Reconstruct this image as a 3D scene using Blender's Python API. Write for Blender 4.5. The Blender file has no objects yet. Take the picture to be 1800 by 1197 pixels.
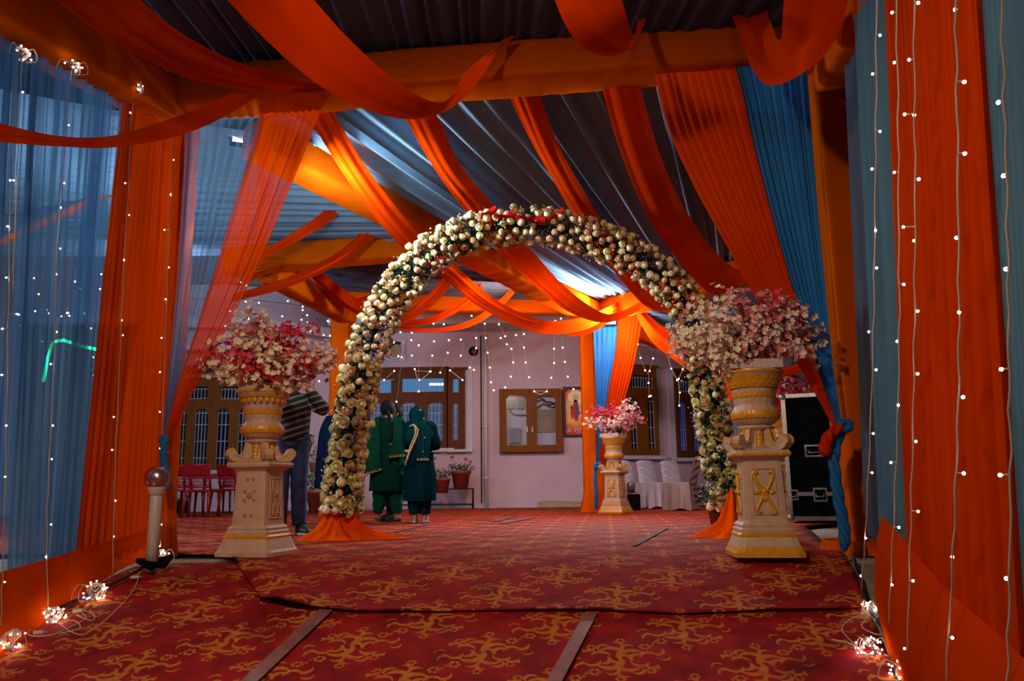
import bpy, bmesh, math, random
from mathutils import Vector, Matrix, Quaternion, noise as mnoise

# ------------------------------------------------------------------ camera
F = 1400.0
PITCH = math.atan(252 / 1400)
ROLL = math.radians(0.7)
CH = 0.5
scene = bpy.context.scene
COL = scene.collection
cam_d = bpy.data.cameras.new('camera')
cam = bpy.data.objects.new('camera', cam_d)
COL.objects.link(cam)
cam_d.sensor_width = 36.0
cam_d.lens = 36.0 * F / 1800.0
cam_d.clip_start = 0.05
cam_d.clip_end = 300
_cp, _sp = math.cos(PITCH), math.sin(PITCH)
_cr, _sr = math.cos(ROLL), math.sin(ROLL)
FW = Vector((0, _cp, _sp))
_u0 = Vector((0, -_sp, _cp)); _r0 = Vector((1, 0, 0))
RT = _r0 * _cr - _u0 * _sr
UP = _u0 * _cr + _r0 * _sr
CP = Vector((0, 0, CH))
cam.matrix_world = Matrix(((RT.x, UP.x, -FW.x, 0), (RT.y, UP.y, -FW.y, 0), (RT.z, UP.z, -FW.z, CH), (0, 0, 0, 1)))
scene.camera = cam

# ------------------------------------------------------------------ world, exposure
world = bpy.data.worlds.new('night_sky')
scene.world = world
world.use_nodes = True
bg = world.node_tree.nodes['Background']
bg.inputs[0].default_value = (0.30, 0.32, 0.5, 1)
bg.inputs[1].default_value = 0.012
vs = scene.view_settings
vs.view_transform = 'Standard'
vs.look = 'None'
vs.exposure = -0.22
vs.gamma = 1
vs.use_curve_mapping = False

# ------------------------------------------------------------------ lamps
def lamp(name, kind, loc, energy, color, size=0.3, target=None, sy=None, spot=None, blend=0.6):
    d = bpy.data.lights.new(name, kind)
    d.energy = energy; d.color = color
    if kind == 'AREA':
        d.size = size
        if sy: d.shape = 'RECTANGLE'; d.size_y = sy
    else:
        d.shadow_soft_size = size
    if kind == 'SPOT':
        d.spot_size = math.radians(spot or 90); d.spot_blend = blend
    o = bpy.data.objects.new(name, d)
    COL.objects.link(o)
    o.location = loc
    if target:
        o.rotation_euler = (Vector(target) - Vector(loc)).to_track_quat('-Z', 'Y').to_euler()
    return o
WARM = (1.0, 0.66, 0.42); WHITE = (1.0, 0.93, 0.85); COOL = (0.72, 0.86, 1.0)
lamp('entrance_flood_light', 'SPOT', (-1.3, 1.2, 3.2), 470, (1.0, 0.74, 0.50), 0.12, (0.4, 5.0, -0.1), None, 112, 0.9)
lamp('entrance_fill_light', 'AREA', (0.6, -2.0, 2.3), 30, (1.0, 0.75, 0.6), 1.2, (0, 5, 1.5), 0.8)
lamp('left_flood_light', 'AREA', (-1.75, 6.9, 3.05), 95, (0.72, 0.92, 1.0), 0.5, (1.6, 9.2, 3.9), 0.12)
lamp('left_flood_down', 'POINT', (-2.35, 7.1, 2.8), 45, (0.85, 0.93, 1.0), 0.1)
lamp('corner_flood_light', 'AREA', (1.45, 13.2, 3.22), 330, (0.86, 0.93, 1.0), 0.3, (0.7, 9.0, 3.9), 0.12)
lamp('corner_flood_glow', 'POINT', (1.9, 13.35, 3.2), 85, (0.9, 0.95, 1.0), 0.08)
lamp('yard_wall_fill_light', 'AREA', (-0.3, 12.2, 3.2), 84, (1.0, 0.66, 0.56), 0.5, (0.2, 17.5, 1.6), 0.3)  # unseen source added to brighten the back wall
lamp('yard_left_fill_light', 'AREA', (-5.2, 11.0, 3.3), 85, (0.72, 0.74, 1.0), 0.5, (-6, 17.0, 2.8), 0.3)  # added fill for the left building front, no fixture here
lamp('yard_right_fill_light', 'AREA', (4.2, 11.8, 3.2), 52, (0.93, 0.75, 0.85), 0.5, (4.0, 17.5, 1.6), 0.3)  # extra unseen source that lifts the right wing
lamp('hall_floor_fill_light', 'AREA', (-0.2, 10.4, 3.3), 62, (1.0, 0.68, 0.5), 0.6, (0.2, 10.6, 0), 0.4)  # added overhead fill for the middle of the yard
lamp('outside_canopy_fill_light', 'POINT', (-5.0, 8.6, 3.0), 80, (0.6, 0.85, 1.0), 0.15)  # added so the canopy behind the left sheer looks brighter
lamp('outside_left_fill_light', 'AREA', (-6.5, 6.5, 3.4), 200, (0.55, 0.75, 1.0), 0.8, (-4.4, 8.0, 1.4), 0.8)  # added to light the left sheers from outside, no lamp stands there

# ------------------------------------------------------------------ projection helpers (photo pixel -> point in the place)
def ray(px, py):
    return FW + RT * ((px - 900) / F) + UP * (-(py - 598.5) / F)
def P(px, py, Y):
    d = ray(px, py); return CP + d * (Y / d.y)
def PZ(px, py, z):
    d = ray(px, py); return CP + d * ((z - CH) / d.z)
def gz(y):
    w = 0.15
    return -0.27 * w * math.log1p(math.exp(min(40, (5.6 - max(y, 2.6)) / w)))
def G(px, py):
    d = ray(px, py); lo, hi = 0.5, 60
    for _ in range(50):
        m = (lo + hi) / 2
        if CH + d.z * m / d.y - gz(m) > 0: lo = m
        else: hi = m
    return P(px, py, lo)
def WL(px, py):           # left curtain wall, plane x = -2.75
    d = ray(px, py); return CP + d * (-2.75 / d.x)
WR0, WR1 = 0.90, 0.255    # right curtain wall, x = WR0 + WR1*y
def WRt(px, py, off=0.0):
    d = ray(px, py); t = (WR0 + off) / (d.x - WR1 * d.y); return CP + d * t

# ------------------------------------------------------------------ materials
MATS = {}
def _new(name):
    m = bpy.data.materials.new(name); m.use_nodes = True
    nt = m.node_tree; nt.nodes.clear()
    out = nt.nodes.new('ShaderNodeOutputMaterial')
    return m, nt, out
def noisecol(nt, c1, c2, scale, coord='Object', lo=0.35, hi=0.65, stretch=None, detail=3):
    tc = nt.nodes.new('ShaderNodeTexCoord')
    src = tc.outputs[coord]
    if stretch:
        mp = nt.nodes.new('ShaderNodeMapping'); mp.inputs['Scale'].default_value = stretch
        nt.links.new(src, mp.inputs[0]); src = mp.outputs[0]
    n = nt.nodes.new('ShaderNodeTexNoise'); n.inputs['Scale'].default_value = scale; n.inputs['Detail'].default_value = detail
    nt.links.new(src, n.inputs['Vector'])
    r = nt.nodes.new('ShaderNodeValToRGB')
    r.color_ramp.elements[0].position = lo; r.color_ramp.elements[1].position = hi
    r.color_ramp.elements[0].color = (*c1, 1); r.color_ramp.elements[1].color = (*c2, 1)
    nt.links.new(n.outputs['Fac'], r.inputs[0])
    return r.outputs[0], n.outputs['Fac'], src
def solid(name, c1, c2=None, scale=8, rough=0.6, metal=0.0, bump=0.0, bscale=None, spec=0.4, stretch=None, emis=None):
    m, nt, out = _new(name)
    b = nt.nodes.new('ShaderNodeBsdfPrincipled')
    b.inputs['Roughness'].default_value = rough; b.inputs['Metallic'].default_value = metal
    b.inputs['Specular IOR Level'].default_value = spec
    c2 = c2 or tuple(min(1, x * 0.82) for x in c1)
    col, fac, src = noisecol(nt, c1, c2, scale, stretch=stretch)
    nt.links.new(col, b.inputs['Base Color'])
    if bump:
        n2 = nt.nodes.new('ShaderNodeTexNoise'); n2.inputs['Scale'].default_value = bscale or scale * 4
        nt.links.new(src, n2.inputs['Vector'])
        bm = nt.nodes.new('ShaderNodeBump'); bm.inputs['Strength'].default_value = bump; bm.inputs['Distance'].default_value = 0.02
        nt.links.new(n2.outputs['Fac'], bm.inputs['Height']); nt.links.new(bm.outputs[0], b.inputs['Normal'])
    nt.links.new(b.outputs[0], out.inputs[0])
    MATS[name] = m; return m
def cloth(name, c, trans=0.35, clear=0.0, c2=None, bump=0.15, scale=30, sheen=0.0, gloss=0.04, stretch=(1, 1, 0.15), tcol=None):
    m, nt, out = _new(name)
    c2 = c2 or tuple(x * 0.8 for x in c)
    col, fac, src = noisecol(nt, c, c2, 3.0, stretch=(1, 1, 0.4))
    d = nt.nodes.new('ShaderNodeBsdfDiffuse'); nt.links.new(col, d.inputs[0])
    t = nt.nodes.new('ShaderNodeBsdfTranslucent')
    if tcol: t.inputs[0].default_value = (*tcol, 1)
    else: nt.links.new(col, t.inputs[0])
    mx = nt.nodes.new('ShaderNodeMixShader'); mx.inputs[0].default_value = trans
    nt.links.new(d.outputs[0], mx.inputs[1]); nt.links.new(t.outputs[0], mx.inputs[2])
    g = nt.nodes.new('ShaderNodeBsdfGlossy'); g.inputs['Roughness'].default_value = 0.45
    nt.links.new(col, g.inputs[0])
    mg = nt.nodes.new('ShaderNodeMixShader'); mg.inputs[0].default_value = gloss
    nt.links.new(mx.outputs[0], mg.inputs[1]); nt.links.new(g.outputs[0], mg.inputs[2])
    n2 = nt.nodes.new('ShaderNodeTexNoise'); n2.inputs['Scale'].default_value = scale; n2.inputs['Detail'].default_value = 4
    mp = nt.nodes.new('ShaderNodeMapping'); mp.inputs['Scale'].default_value = stretch
    tc = nt.nodes.new('ShaderNodeTexCoord'); nt.links.new(tc.outputs['Object'], mp.inputs[0]); nt.links.new(mp.outputs[0], n2.inputs['Vector'])
    bm = nt.nodes.new('ShaderNodeBump'); bm.inputs['Strength'].default_value = bump; bm.inputs['Distance'].default_value = 0.02
    nt.links.new(n2.outputs['Fac'], bm.inputs['Height'])
    for x in (d, t, g): nt.links.new(bm.outputs[0], x.inputs['Normal'])
    last = mg
    if clear > 0:
        tr = nt.nodes.new('ShaderNodeBsdfTransparent')
        mc = nt.nodes.new('ShaderNodeMixShader')
        mq = nt.nodes.new('ShaderNodeMapping'); mq.inputs['Scale'].default_value = (5.5, 5.5, 0.25); nt.links.new(tc.outputs['Object'], mq.inputs[0])
        nq = nt.nodes.new('ShaderNodeTexNoise'); nq.inputs['Scale'].default_value = 1.6; nq.inputs['Detail'].default_value = 3; nt.links.new(mq.outputs[0], nq.inputs['Vector'])
        rq = nt.nodes.new('ShaderNodeMapRange'); rq.inputs[1].default_value = 0.38; rq.inputs[2].default_value = 0.62
        rq.inputs[3].default_value = clear * 0.45; rq.inputs[4].default_value = min(0.92, clear * 1.6)
        nt.links.new(nq.outputs['Fac'], rq.inputs[0]); nt.links.new(rq.outputs[0], mc.inputs[0])
        nt.links.new(mg.outputs[0], mc.inputs[1]); nt.links.new(tr.outputs[0], mc.inputs[2])
        last = mc
    nt.links.new(last.outputs[0], out.inputs[0])
    MATS[name] = m; return m
def emit(name, c, s):
    m, nt, out = _new(name)
    e = nt.nodes.new('ShaderNodeEmission'); e.inputs[0].default_value = (*c, 1); e.inputs[1].default_value = s
    nt.links.new(e.outputs[0], out.inputs[0]); MATS[name] = m; return m
def glass(name, c, alpha=0.75, rough=0.1):
    m, nt, out = _new(name)
    g = nt.nodes.new('ShaderNodeBsdfGlossy'); g.inputs['Roughness'].default_value = rough
    t = nt.nodes.new('ShaderNodeBsdfTransparent'); t.inputs[0].default_value = (*c, 1)
    mx = nt.nodes.new('ShaderNodeMixShader'); mx.inputs[0].default_value = alpha
    nt.links.new(g.outputs[0], mx.inputs[1]); nt.links.new(t.outputs[0], mx.inputs[2])
    nt.links.new(mx.outputs[0], out.inputs[0]); MATS[name] = m; return m

M_OR = cloth('orange_chiffon', (0.80, 0.052, 0.001), 0.35, c2=(0.72, 0.04, 0.001))
M_ORD = cloth('orange_curtain', (0.78, 0.062, 0.002), 0.4, c2=(0.68, 0.05, 0.001))
M_ORB = cloth('orange_bundle', (0.95, 0.105, 0.003), 0.1, c2=(0.88, 0.08, 0.002), bump=0.6, scale=9, stretch=(1, 1, 1))
M_ORS = cloth('orange_sheer', (0.88, 0.085, 0.002), 0.55, 0.14)
M_SAT = cloth('orange_satin', (0.66, 0.105, 0.002), 0.12, c2=(0.60, 0.085, 0.002), gloss=0.07, bump=0.1, scale=6, stretch=(1, 1, 1))
M_BL = cloth('blue_chiffon', (0.045, 0.27, 0.66), 0.4, c2=(0.035, 0.22, 0.60))
M_BLS = cloth('blue_sheer', (0.15, 0.32, 0.50), 0.5, 0.50, c2=(0.11, 0.28, 0.52), bump=0.05)
M_BLL = cloth('blue_sheer_low', (0.26, 0.40, 0.46), 0.6, 0.28, c2=(0.20, 0.34, 0.42), bump=0.05)
M_BLW = cloth('blue_grey_curtain', (0.12, 0.25, 0.36), 0.3, c2=(0.09, 0.21, 0.34))
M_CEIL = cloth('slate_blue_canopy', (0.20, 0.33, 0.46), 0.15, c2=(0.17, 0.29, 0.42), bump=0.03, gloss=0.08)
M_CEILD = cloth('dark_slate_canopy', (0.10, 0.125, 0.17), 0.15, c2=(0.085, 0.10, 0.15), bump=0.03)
M_RED = cloth('red_ribbon', (0.62, 0.015, 0.008), 0.2, bump=0.2)
M_PLA = solid('painted_plaster', (0.62, 0.42, 0.30), (0.55, 0.36, 0.25), 14, 0.45, bump=0.15, bscale=22)
M_GOLD = solid('gold_paint', (0.78, 0.36, 0.012), (0.66, 0.28, 0.01), 20, 0.35, 0.1, bump=0.1, spec=0.6)
M_GOLDF = solid('faded_gold', (0.52, 0.24, 0.03), (0.44, 0.19, 0.03), 60, 0.5)
M_WALL = solid('building_paint', (0.62, 0.46, 0.50), (0.56, 0.41, 0.45), 1.2, 0.85, bump=0.1, bscale=30)
M_WALLW = solid('building_white', (0.62, 0.60, 0.64), (0.56, 0.54, 0.60), 2, 0.8)
M_WOOD = solid('varnished_frame', (0.22, 0.07, 0.006), (0.17, 0.05, 0.004), 6, 0.6, spec=0.15, stretch=(6, 6, 1))
M_WOODR = solid('redbrown_frame', (0.135, 0.036, 0.008), (0.10, 0.026, 0.006), 6, 0.6, spec=0.15, stretch=(6, 6, 1))
M_DARK = solid('window_dark', (0.012, 0.016, 0.035), None, 3, 0.15)
M_BLUELIT = emit('lit_window_blue', (0.06, 0.27, 0.62), 0.8)
M_BLUELIT2 = emit('lit_window_violet', (0.03, 0.03, 0.35), 0.35)
M_BLUEDIM = emit('lit_window_dim', (0.12, 0.2, 0.42), 0.42)
M_TUBE = emit('tube_light_white', (0.85, 0.95, 1.0), 3.0)
M_GRILLE = solid('white_grille', (0.42, 0.45, 0.52), None, 4, 0.5)
M_GRILLD = solid('dark_grille', (0.03, 0.04, 0.06), None, 4, 0.5)
M_CONC = solid('concrete', (0.36, 0.30, 0.22), (0.24, 0.20, 0.15), 5, 0.9, bump=0.4, bscale=40)
M_BACKC = solid('carpet_backing', (0.10, 0.06, 0.04), (0.06, 0.035, 0.025), 20, 0.95)
M_TAPE = solid('clear_tape', (0.26, 0.10, 0.10), (0.20, 0.07, 0.07), 10, 0.25, spec=0.8)
M_TAPEG = solid('grey_tape', (0.17, 0.10, 0.09), None, 10, 0.8, spec=0.1)
M_BLACK = solid('black_laminate', (0.006, 0.006, 0.007), (0.003, 0.003, 0.004), 8, 0.9, spec=0.05)
M_ALU = solid('aluminium', (0.42, 0.40, 0.38), (0.32, 0.30, 0.29), 10, 0.35, 0.7)
M_CAB = solid('black_cable', (0.012, 0.01, 0.01), None, 8, 0.5)
M_WIRE = solid('clear_wire', (0.60, 0.46, 0.36), None, 8, 0.35)
M_WIRED = solid('far_wire', (0.30, 0.24, 0.22), None, 8, 0.4)
M_BULB = emit('fairy_bulb', (1.0, 0.97, 0.92), 42.0)
M_BULBB = emit('fairy_bulb_bundle', (1.0, 0.93, 0.84), 30.0)
M_BULBF = emit('fairy_bulb_far', (1.0, 0.90, 0.72), 9.0)
M_LEDG = emit('green_led', (0.0, 1.0, 0.35), 16.0)
M_CREAM = solid('cream_petal', (0.95, 0.84, 0.50), (0.92, 0.74, 0.42), 9, 0.6)
M_YEL = solid('yellow_petal', (0.96, 0.90, 0.46), (0.90, 0.84, 0.34), 9, 0.6)
M_PEACH = solid('peach_petal', (0.80, 0.50, 0.28), (0.78, 0.54, 0.30), 9, 0.6)
M_PCORE = solid('peach_heart', (0.80, 0.36, 0.14), None, 9, 0.6)
M_LEAF = solid('dark_leaf', (0.022, 0.055, 0.012), (0.012, 0.032, 0.008), 12, 0.7, spec=0.15)
M_LEAFL = solid('light_leaf', (0.16, 0.26, 0.04), (0.08, 0.16, 0.03), 12, 0.5)
M_LEAFP = solid('plant_leaf', (0.05, 0.16, 0.03), (0.03, 0.09, 0.02), 12, 0.5)
M_BCR = solid('blossom_cream', (0.94, 0.82, 0.56), (0.90, 0.72, 0.50), 20, 0.6)
M_BRD = solid('blossom_red', (0.74, 0.02, 0.06), (0.68, 0.05, 0.10), 20, 0.6)
M_BPK = solid('blossom_pink', (0.66, 0.15, 0.17), (0.62, 0.24, 0.24), 20, 0.6)
M_BWH = solid('blossom_blush', (0.88, 0.68, 0.58), (0.84, 0.60, 0.52), 20, 0.6)
M_STEM = solid('twig', (0.06, 0.022, 0.018), None, 12, 0.7)
M_POT = solid('terracotta_plastic', (0.30, 0.045, 0.022), (0.24, 0.035, 0.018), 6, 0.5)
M_POTC = solid('clay_pot', (0.42, 0.17, 0.09), None, 6, 0.7)
M_REDP = solid('red_plastic', (0.28, 0.006, 0.008), (0.24, 0.005, 0.007), 4, 0.35, spec=0.3)
M_SATW = cloth('white_satin', (0.80, 0.76, 0.80), 0.05, c2=(0.70, 0.66, 0.70), gloss=0.2, bump=0.5, scale=7, stretch=(1, 1, 1))
M_SATT = cloth('taupe_satin', (0.42, 0.30, 0.27), 0.05, gloss=0.10, bump=0.5, scale=7, stretch=(1, 1, 1))
M_SKIN = solid('skin', (0.42, 0.18, 0.09), (0.38, 0.16, 0.08), 6, 0.5)
M_HAIR = solid('black_hair', (0.008, 0.006, 0.006), None, 40, 0.7, spec=0.15)
M_GRN = cloth('green_fabric', (0.009, 0.105, 0.055), 0.1, c2=(0.007, 0.085, 0.045), bump=0.1)
M_GRND = cloth('dark_green_fabric', (0.005, 0.055, 0.034), 0.05, bump=0.1)
M_TEAL = cloth('teal_fabric', (0.004, 0.040, 0.046), 0.05, c2=(0.003, 0.032, 0.038), bump=0.1)
M_TEALD = cloth('dark_teal_fabric', (0.003, 0.022, 0.028), 0.05, bump=0.1)
M_NAVY = cloth('navy_fabric', (0.008, 0.018, 0.05), 0.05, bump=0.1)
M_GTRIM = solid('gold_trim', (0.60, 0.40, 0.14), (0.45, 0.28, 0.08), 40, 0.35, 0.4)
M_SHOEB = solid('black_shoe', (0.012, 0.012, 0.013), None, 12, 0.5)
M_SHOES = solid('pale_sole', (0.55, 0.45, 0.34), None, 12, 0.6)
M_GLOBE = glass('frosted_globe', (0.72, 0.50, 0.42), 0.55, 0.25)
M_PIPE = solid('white_pipe', (0.56, 0.46, 0.40), (0.50, 0.41, 0.35), 8, 0.4)
M_TAN = solid('tan_paper', (0.38, 0.29, 0.18), (0.34, 0.25, 0.15), 6, 0.8)
M_BOARD = solid('cream_board', (0.36, 0.27, 0.16), None, 6, 0.7)
M_GREYM = solid('grey_meter', (0.22, 0.24, 0.25), None, 6, 0.5)
M_FOAM = solid('foam_block', (0.62, 0.48, 0.42), (0.56, 0.43, 0.37), 20, 0.9, bump=0.2)
M_TREE = solid('night_foliage', (0.02, 0.03, 0.02), None, 6, 0.9)

def jeans():
    m, nt, out = _new('blue_denim')
    b = nt.nodes.new('ShaderNodeBsdfPrincipled'); b.inputs['Roughness'].default_value = 0.85
    col, _, _ = noisecol(nt, (0.02, 0.045, 0.13), (0.045, 0.085, 0.22), 14)
    nt.links.new(col, b.inputs['Base Color']); nt.links.new(b.outputs[0], out.inputs[0]); return m
M_JEAN = jeans()
def stripes():
    m, nt, out = _new('striped_knit')
    b = nt.nodes.new('ShaderNodeBsdfPrincipled'); b.inputs['Roughness'].default_value = 0.9
    tc = nt.nodes.new('ShaderNodeTexCoord'); sx = nt.nodes.new('ShaderNodeSeparateXYZ')
    nt.links.new(tc.outputs['Object'], sx.inputs[0])
    a = nt.nodes.new('ShaderNodeMath'); a.operation = 'MULTIPLY_ADD'; a.inputs[1].default_value = 0.35
    nt.links.new(sx.outputs[0], a.inputs[0]); nt.links.new(sx.outputs[2], a.inputs[2])
    s = nt.nodes.new('ShaderNodeMath'); s.operation = 'MULTIPLY'; s.inputs[1].default_value = 95.0
    nt.links.new(a.outputs[0], s.inputs[0])
    sn = nt.nodes.new('ShaderNodeMath'); sn.operation = 'SINE'; nt.links.new(s.outputs[0], sn.inputs[0])
    r = nt.nodes.new('ShaderNodeValToRGB'); r.color_ramp.elements[0].position = 0.35; r.color_ramp.elements[1].position = 0.6
    r.color_ramp.elements[0].color = (0.012, 0.012, 0.014, 1); r.color_ramp.elements[1].color = (0.22, 0.20, 0.14, 1)
    nt.links.new(sn.outputs[0], r.inputs[0]); nt.links.new(r.outputs[0], b.inputs['Base Color'])
    nt.links.new(b.outputs[0], out.inputs[0]); return m
M_KNIT = stripes()

def carpet_mat():
    """crimson carpet with golden scroll motifs on a centred lattice: crescents and petals by distance tests"""
    m, nt, out = _new('damask_carpet')
    N = nt.nodes.new; L = nt.links.new
    def mth(op, a, b=None, clamp=False):
        n = N('ShaderNodeMath'); n.operation = op; n.use_clamp = clamp
        for i, v in enumerate((a, b)):
            if v is None: continue
            if isinstance(v, (int, float)): n.inputs[i].default_value = v
            else: L(v, n.inputs[i])
        return n.outputs[0]
    tc = N('ShaderNodeTexCoord')
    mp = N('ShaderNodeMapping'); mp.inputs['Rotation'].default_value = (0, 0, math.radians(6.5))
    mp.inputs['Location'].default_value = (0.30, 0.12, 0)
    L(tc.outputs['Object'], mp.inputs[0])
    dn = N('ShaderNodeTexNoise'); dn.inputs['Scale'].default_value = 5.0; L(mp.outputs[0], dn.inputs['Vector'])
    dv = N('ShaderNodeVectorMath'); dv.operation = 'MULTIPLY_ADD'
    L(dn.outputs['Color'], dv.inputs[0]); dv.inputs[1].default_value = (0.012, 0.012, 0); L(mp.outputs[0], dv.inputs[2])
    sep = N('ShaderNodeSeparateXYZ'); L(dv.outputs[0], sep.inputs[0])
    WX, WY = 0.70, 0.68
    def cell(v, w, off):
        q = mth('DIVIDE', v, w); q = mth('ADD', q, off); f = mth('FRACT', q); f = mth('SUBTRACT', f, 0.5)
        return mth('MULTIPLY', f, w)
    ax, ay = cell(sep.outputs[0], WX, 100.0), cell(sep.outputs[1], WY, 100.0)
    bx, by = cell(sep.outputs[0], WX, 100.5), cell(sep.outputs[1], WY, 100.5)
    def comb(x, y):
        c = N('ShaderNodeCombineXYZ'); L(x, c.inputs[0]); L(y, c.inputs[1]); return c.outputs[0]
    def ln(v):
        n = N('ShaderNodeVectorMath'); n.operation = 'LENGTH'; L(v, n.inputs[0]); return n.outputs['Value']
    va, vb = comb(ax, ay), comb(bx, by)
    sel = mth('LESS_THAN', ln(vb), ln(va))
    mv = N('ShaderNodeMix'); mv.data_type = 'VECTOR'
    L(sel, mv.inputs[0]); L(va, mv.inputs[4]); L(vb, mv.inputs[5])
    # squash lower half differently so the motif is not a mirror image, then fold by point symmetry
    s2 = N('ShaderNodeSeparateXYZ'); L(mv.outputs[1], s2.inputs[0])
    sg = mth('SIGN', mth('ADD', s2.outputs[1], mth('MULTIPLY', s2.outputs[0], 0.25)))
    px = mth('MULTIPLY', s2.outputs[0], sg); py = mth('MULTIPLY', s2.outputs[1], sg)
    p = comb(px, py)
    cpn = N('ShaderNodeVectorMath'); cpn.operation = 'SCALE'; L(p, cpn.inputs[0]); cpn.inputs['Scale'].default_value = 1.12
    p = cpn.outputs[0]
    def dist(c):
        n = N('ShaderNodeVectorMath'); n.operation = 'DISTANCE'; L(p, n.inputs[0]); n.inputs[1].default_value = (c[0], c[1], 0)
        return n.outputs['Value']
    res = None
    def acc(v):
        nonlocal res
        res = v if res is None else mth('MAXIMUM', res, v)
    # crescents: (centre, radius, hole centre, hole radius)
    CR = [((0.060, 0.040), .085, (0.084, 0.016), .074), ((0.095, 0.020), .050, (0.114, 0.006), .044),
          ((-0.045, 0.070), .072, (-0.058, 0.040), .068), ((-0.110, 0.030), .056, (-0.108, 0.004), .056),
          ((0.045, 0.135), .046, (0.062, 0.122), .042), ((0.160, 0.045), .052, (0.166, 0.022), .050),
          ((-0.175, 0.055), .042, (-0.168, 0.036), .040), ((0.215, 0.100), .044, (0.203, 0.118), .042),
          ((-0.015, 0.165), .040, (-0.032, 0.152), .038), ((-0.095, 0.125), .042, (-0.080, 0.110), .040),
          ((0.018, 0.005), .050, (0.006, -0.016), .047), ((0.250, 0.035), .036, (0.243, 0.050), .036)]
    for a, ra, b, rb in CR:
        acc(mth('MULTIPLY', mth('LESS_THAN', dist(a), ra), mth('GREATER_THAN', dist(b), rb)))
    fl_ = []
    for (fx, fy, fr) in ((0.145, 0.155, .027), (-0.165, 0.118, .022), (0.005, 0.222, .022)):
        for q in range(6): fl_.append(((fx + fr * math.cos(q * 1.047), fy + fr * math.sin(q * 1.047)), fr * .44))
    for c, r in fl_ + [((0.225, 0.060), .012), ((-0.225, 0.040), .014), ((-0.21, 0.085), .011), ((0.19, 0.175), .010)]:
        acc(mth('LESS_THAN', dist(c), r))
    base, _, _ = noisecol(nt, (0.33, 0.010, 0.012), (0.19, 0.006, 0.009), 6, lo=0.38, hi=0.62, detail=6)
    gold, _, _ = noisecol(nt, (0.52, 0.17, 0.022), (0.40, 0.11, 0.015), 25)
    mx = N('ShaderNodeMix'); mx.data_type = 'RGBA'
    L(res, mx.inputs[0]); L(base, mx.inputs[6]); L(gold, mx.inputs[7])
    # trodden dirt
    dn2 = N('ShaderNodeTexNoise'); dn2.inputs['Scale'].default_value = 1.7; dn2.inputs['Detail'].default_value = 7; L(tc.outputs['Object'], dn2.inputs['Vector'])
    dr = N('ShaderNodeValToRGB'); dr.color_ramp.elements[0].position = 0.28; dr.color_ramp.elements[1].position = 0.42
    dr.color_ramp.elements[0].color = (0.45, 0.42, 0.40, 1); dr.color_ramp.elements[1].color = (1, 1, 1, 1)
    L(dn2.outputs['Fac'], dr.inputs[0])
    mm = N('ShaderNodeMix'); mm.data_type = 'RGBA'; mm.blend_type = 'MULTIPLY'; mm.inputs[0].default_value = 1.0
    L(mx.outputs[2], mm.inputs[6]); L(dr.outputs[0], mm.inputs[7])
    b = N('ShaderNodeBsdfPrincipled'); b.inputs['Roughness'].default_value = 0.85; b.inputs['Specular IOR Level'].default_value = 0.15
    L(mm.outputs[2], b.inputs['Base Color'])
    n3 = N('ShaderNodeTexNoise'); n3.inputs['Scale'].default_value = 350; L(tc.outputs['Object'], n3.inputs['Vector'])
    n4 = N('ShaderNodeTexNoise'); n4.inputs['Scale'].default_value = 4; L(tc.outputs['Object'], n4.inputs['Vector'])
    hh = mth('ADD', mth('MULTIPLY', n3.outputs['Fac'], 0.15), n4.outputs['Fac'])
    bm = N('ShaderNodeBump'); bm.inputs['Strength'].default_value = 0.25; bm.inputs['Distance'].default_value = 0.03
    L(hh, bm.inputs['Height']); L(bm.outputs[0], b.inputs['Normal'])
    L(b.outputs[0], out.inputs[0])
    return m
M_CARPET = carpet_mat()

# ------------------------------------------------------------------ object helpers
def mesh_obj(name, verts, faces, mat, parent=None, smooth=True, mats=None, midx=None):
    me = bpy.data.meshes.new(name)
    me.from_pydata([tuple(v) for v in verts], [], faces)
    if mats:
        for x in mats: me.materials.append(x)
        if midx: me.polygons.foreach_set('material_index', midx)
    else: me.materials.append(mat)
    if smooth: me.polygons.foreach_set('use_smooth', [True] * len(me.polygons))
    me.update()
    o = bpy.data.objects.new(name, me)
    COL.objects.link(o)
    if parent is not None: o.parent = parent
    return o
def link_copy(src, parent, mw, data=None):
    c = src.copy()
    if data is not None: c.data = data
    COL.objects.link(c); c.parent = parent
    c.matrix_local = mw
    return c
def tag(o, label, cat, group=None):
    o['label'] = label; o['category'] = cat
    if group: o['group'] = group
    return o
def thing(name, label, cat, loc=(0, 0, 0), rz=0.0, group=None):
    o = bpy.data.objects.new(name, None); COL.objects.link(o)
    o.empty_display_size = 0.1
    o.location = loc; o.rotation_euler = (0, 0, rz)
    return tag(o, label, cat, group)
def struct(o): o['kind'] = 'structure'; return o
def stuff(o): o['kind'] = 'stuff'; return o

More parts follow.
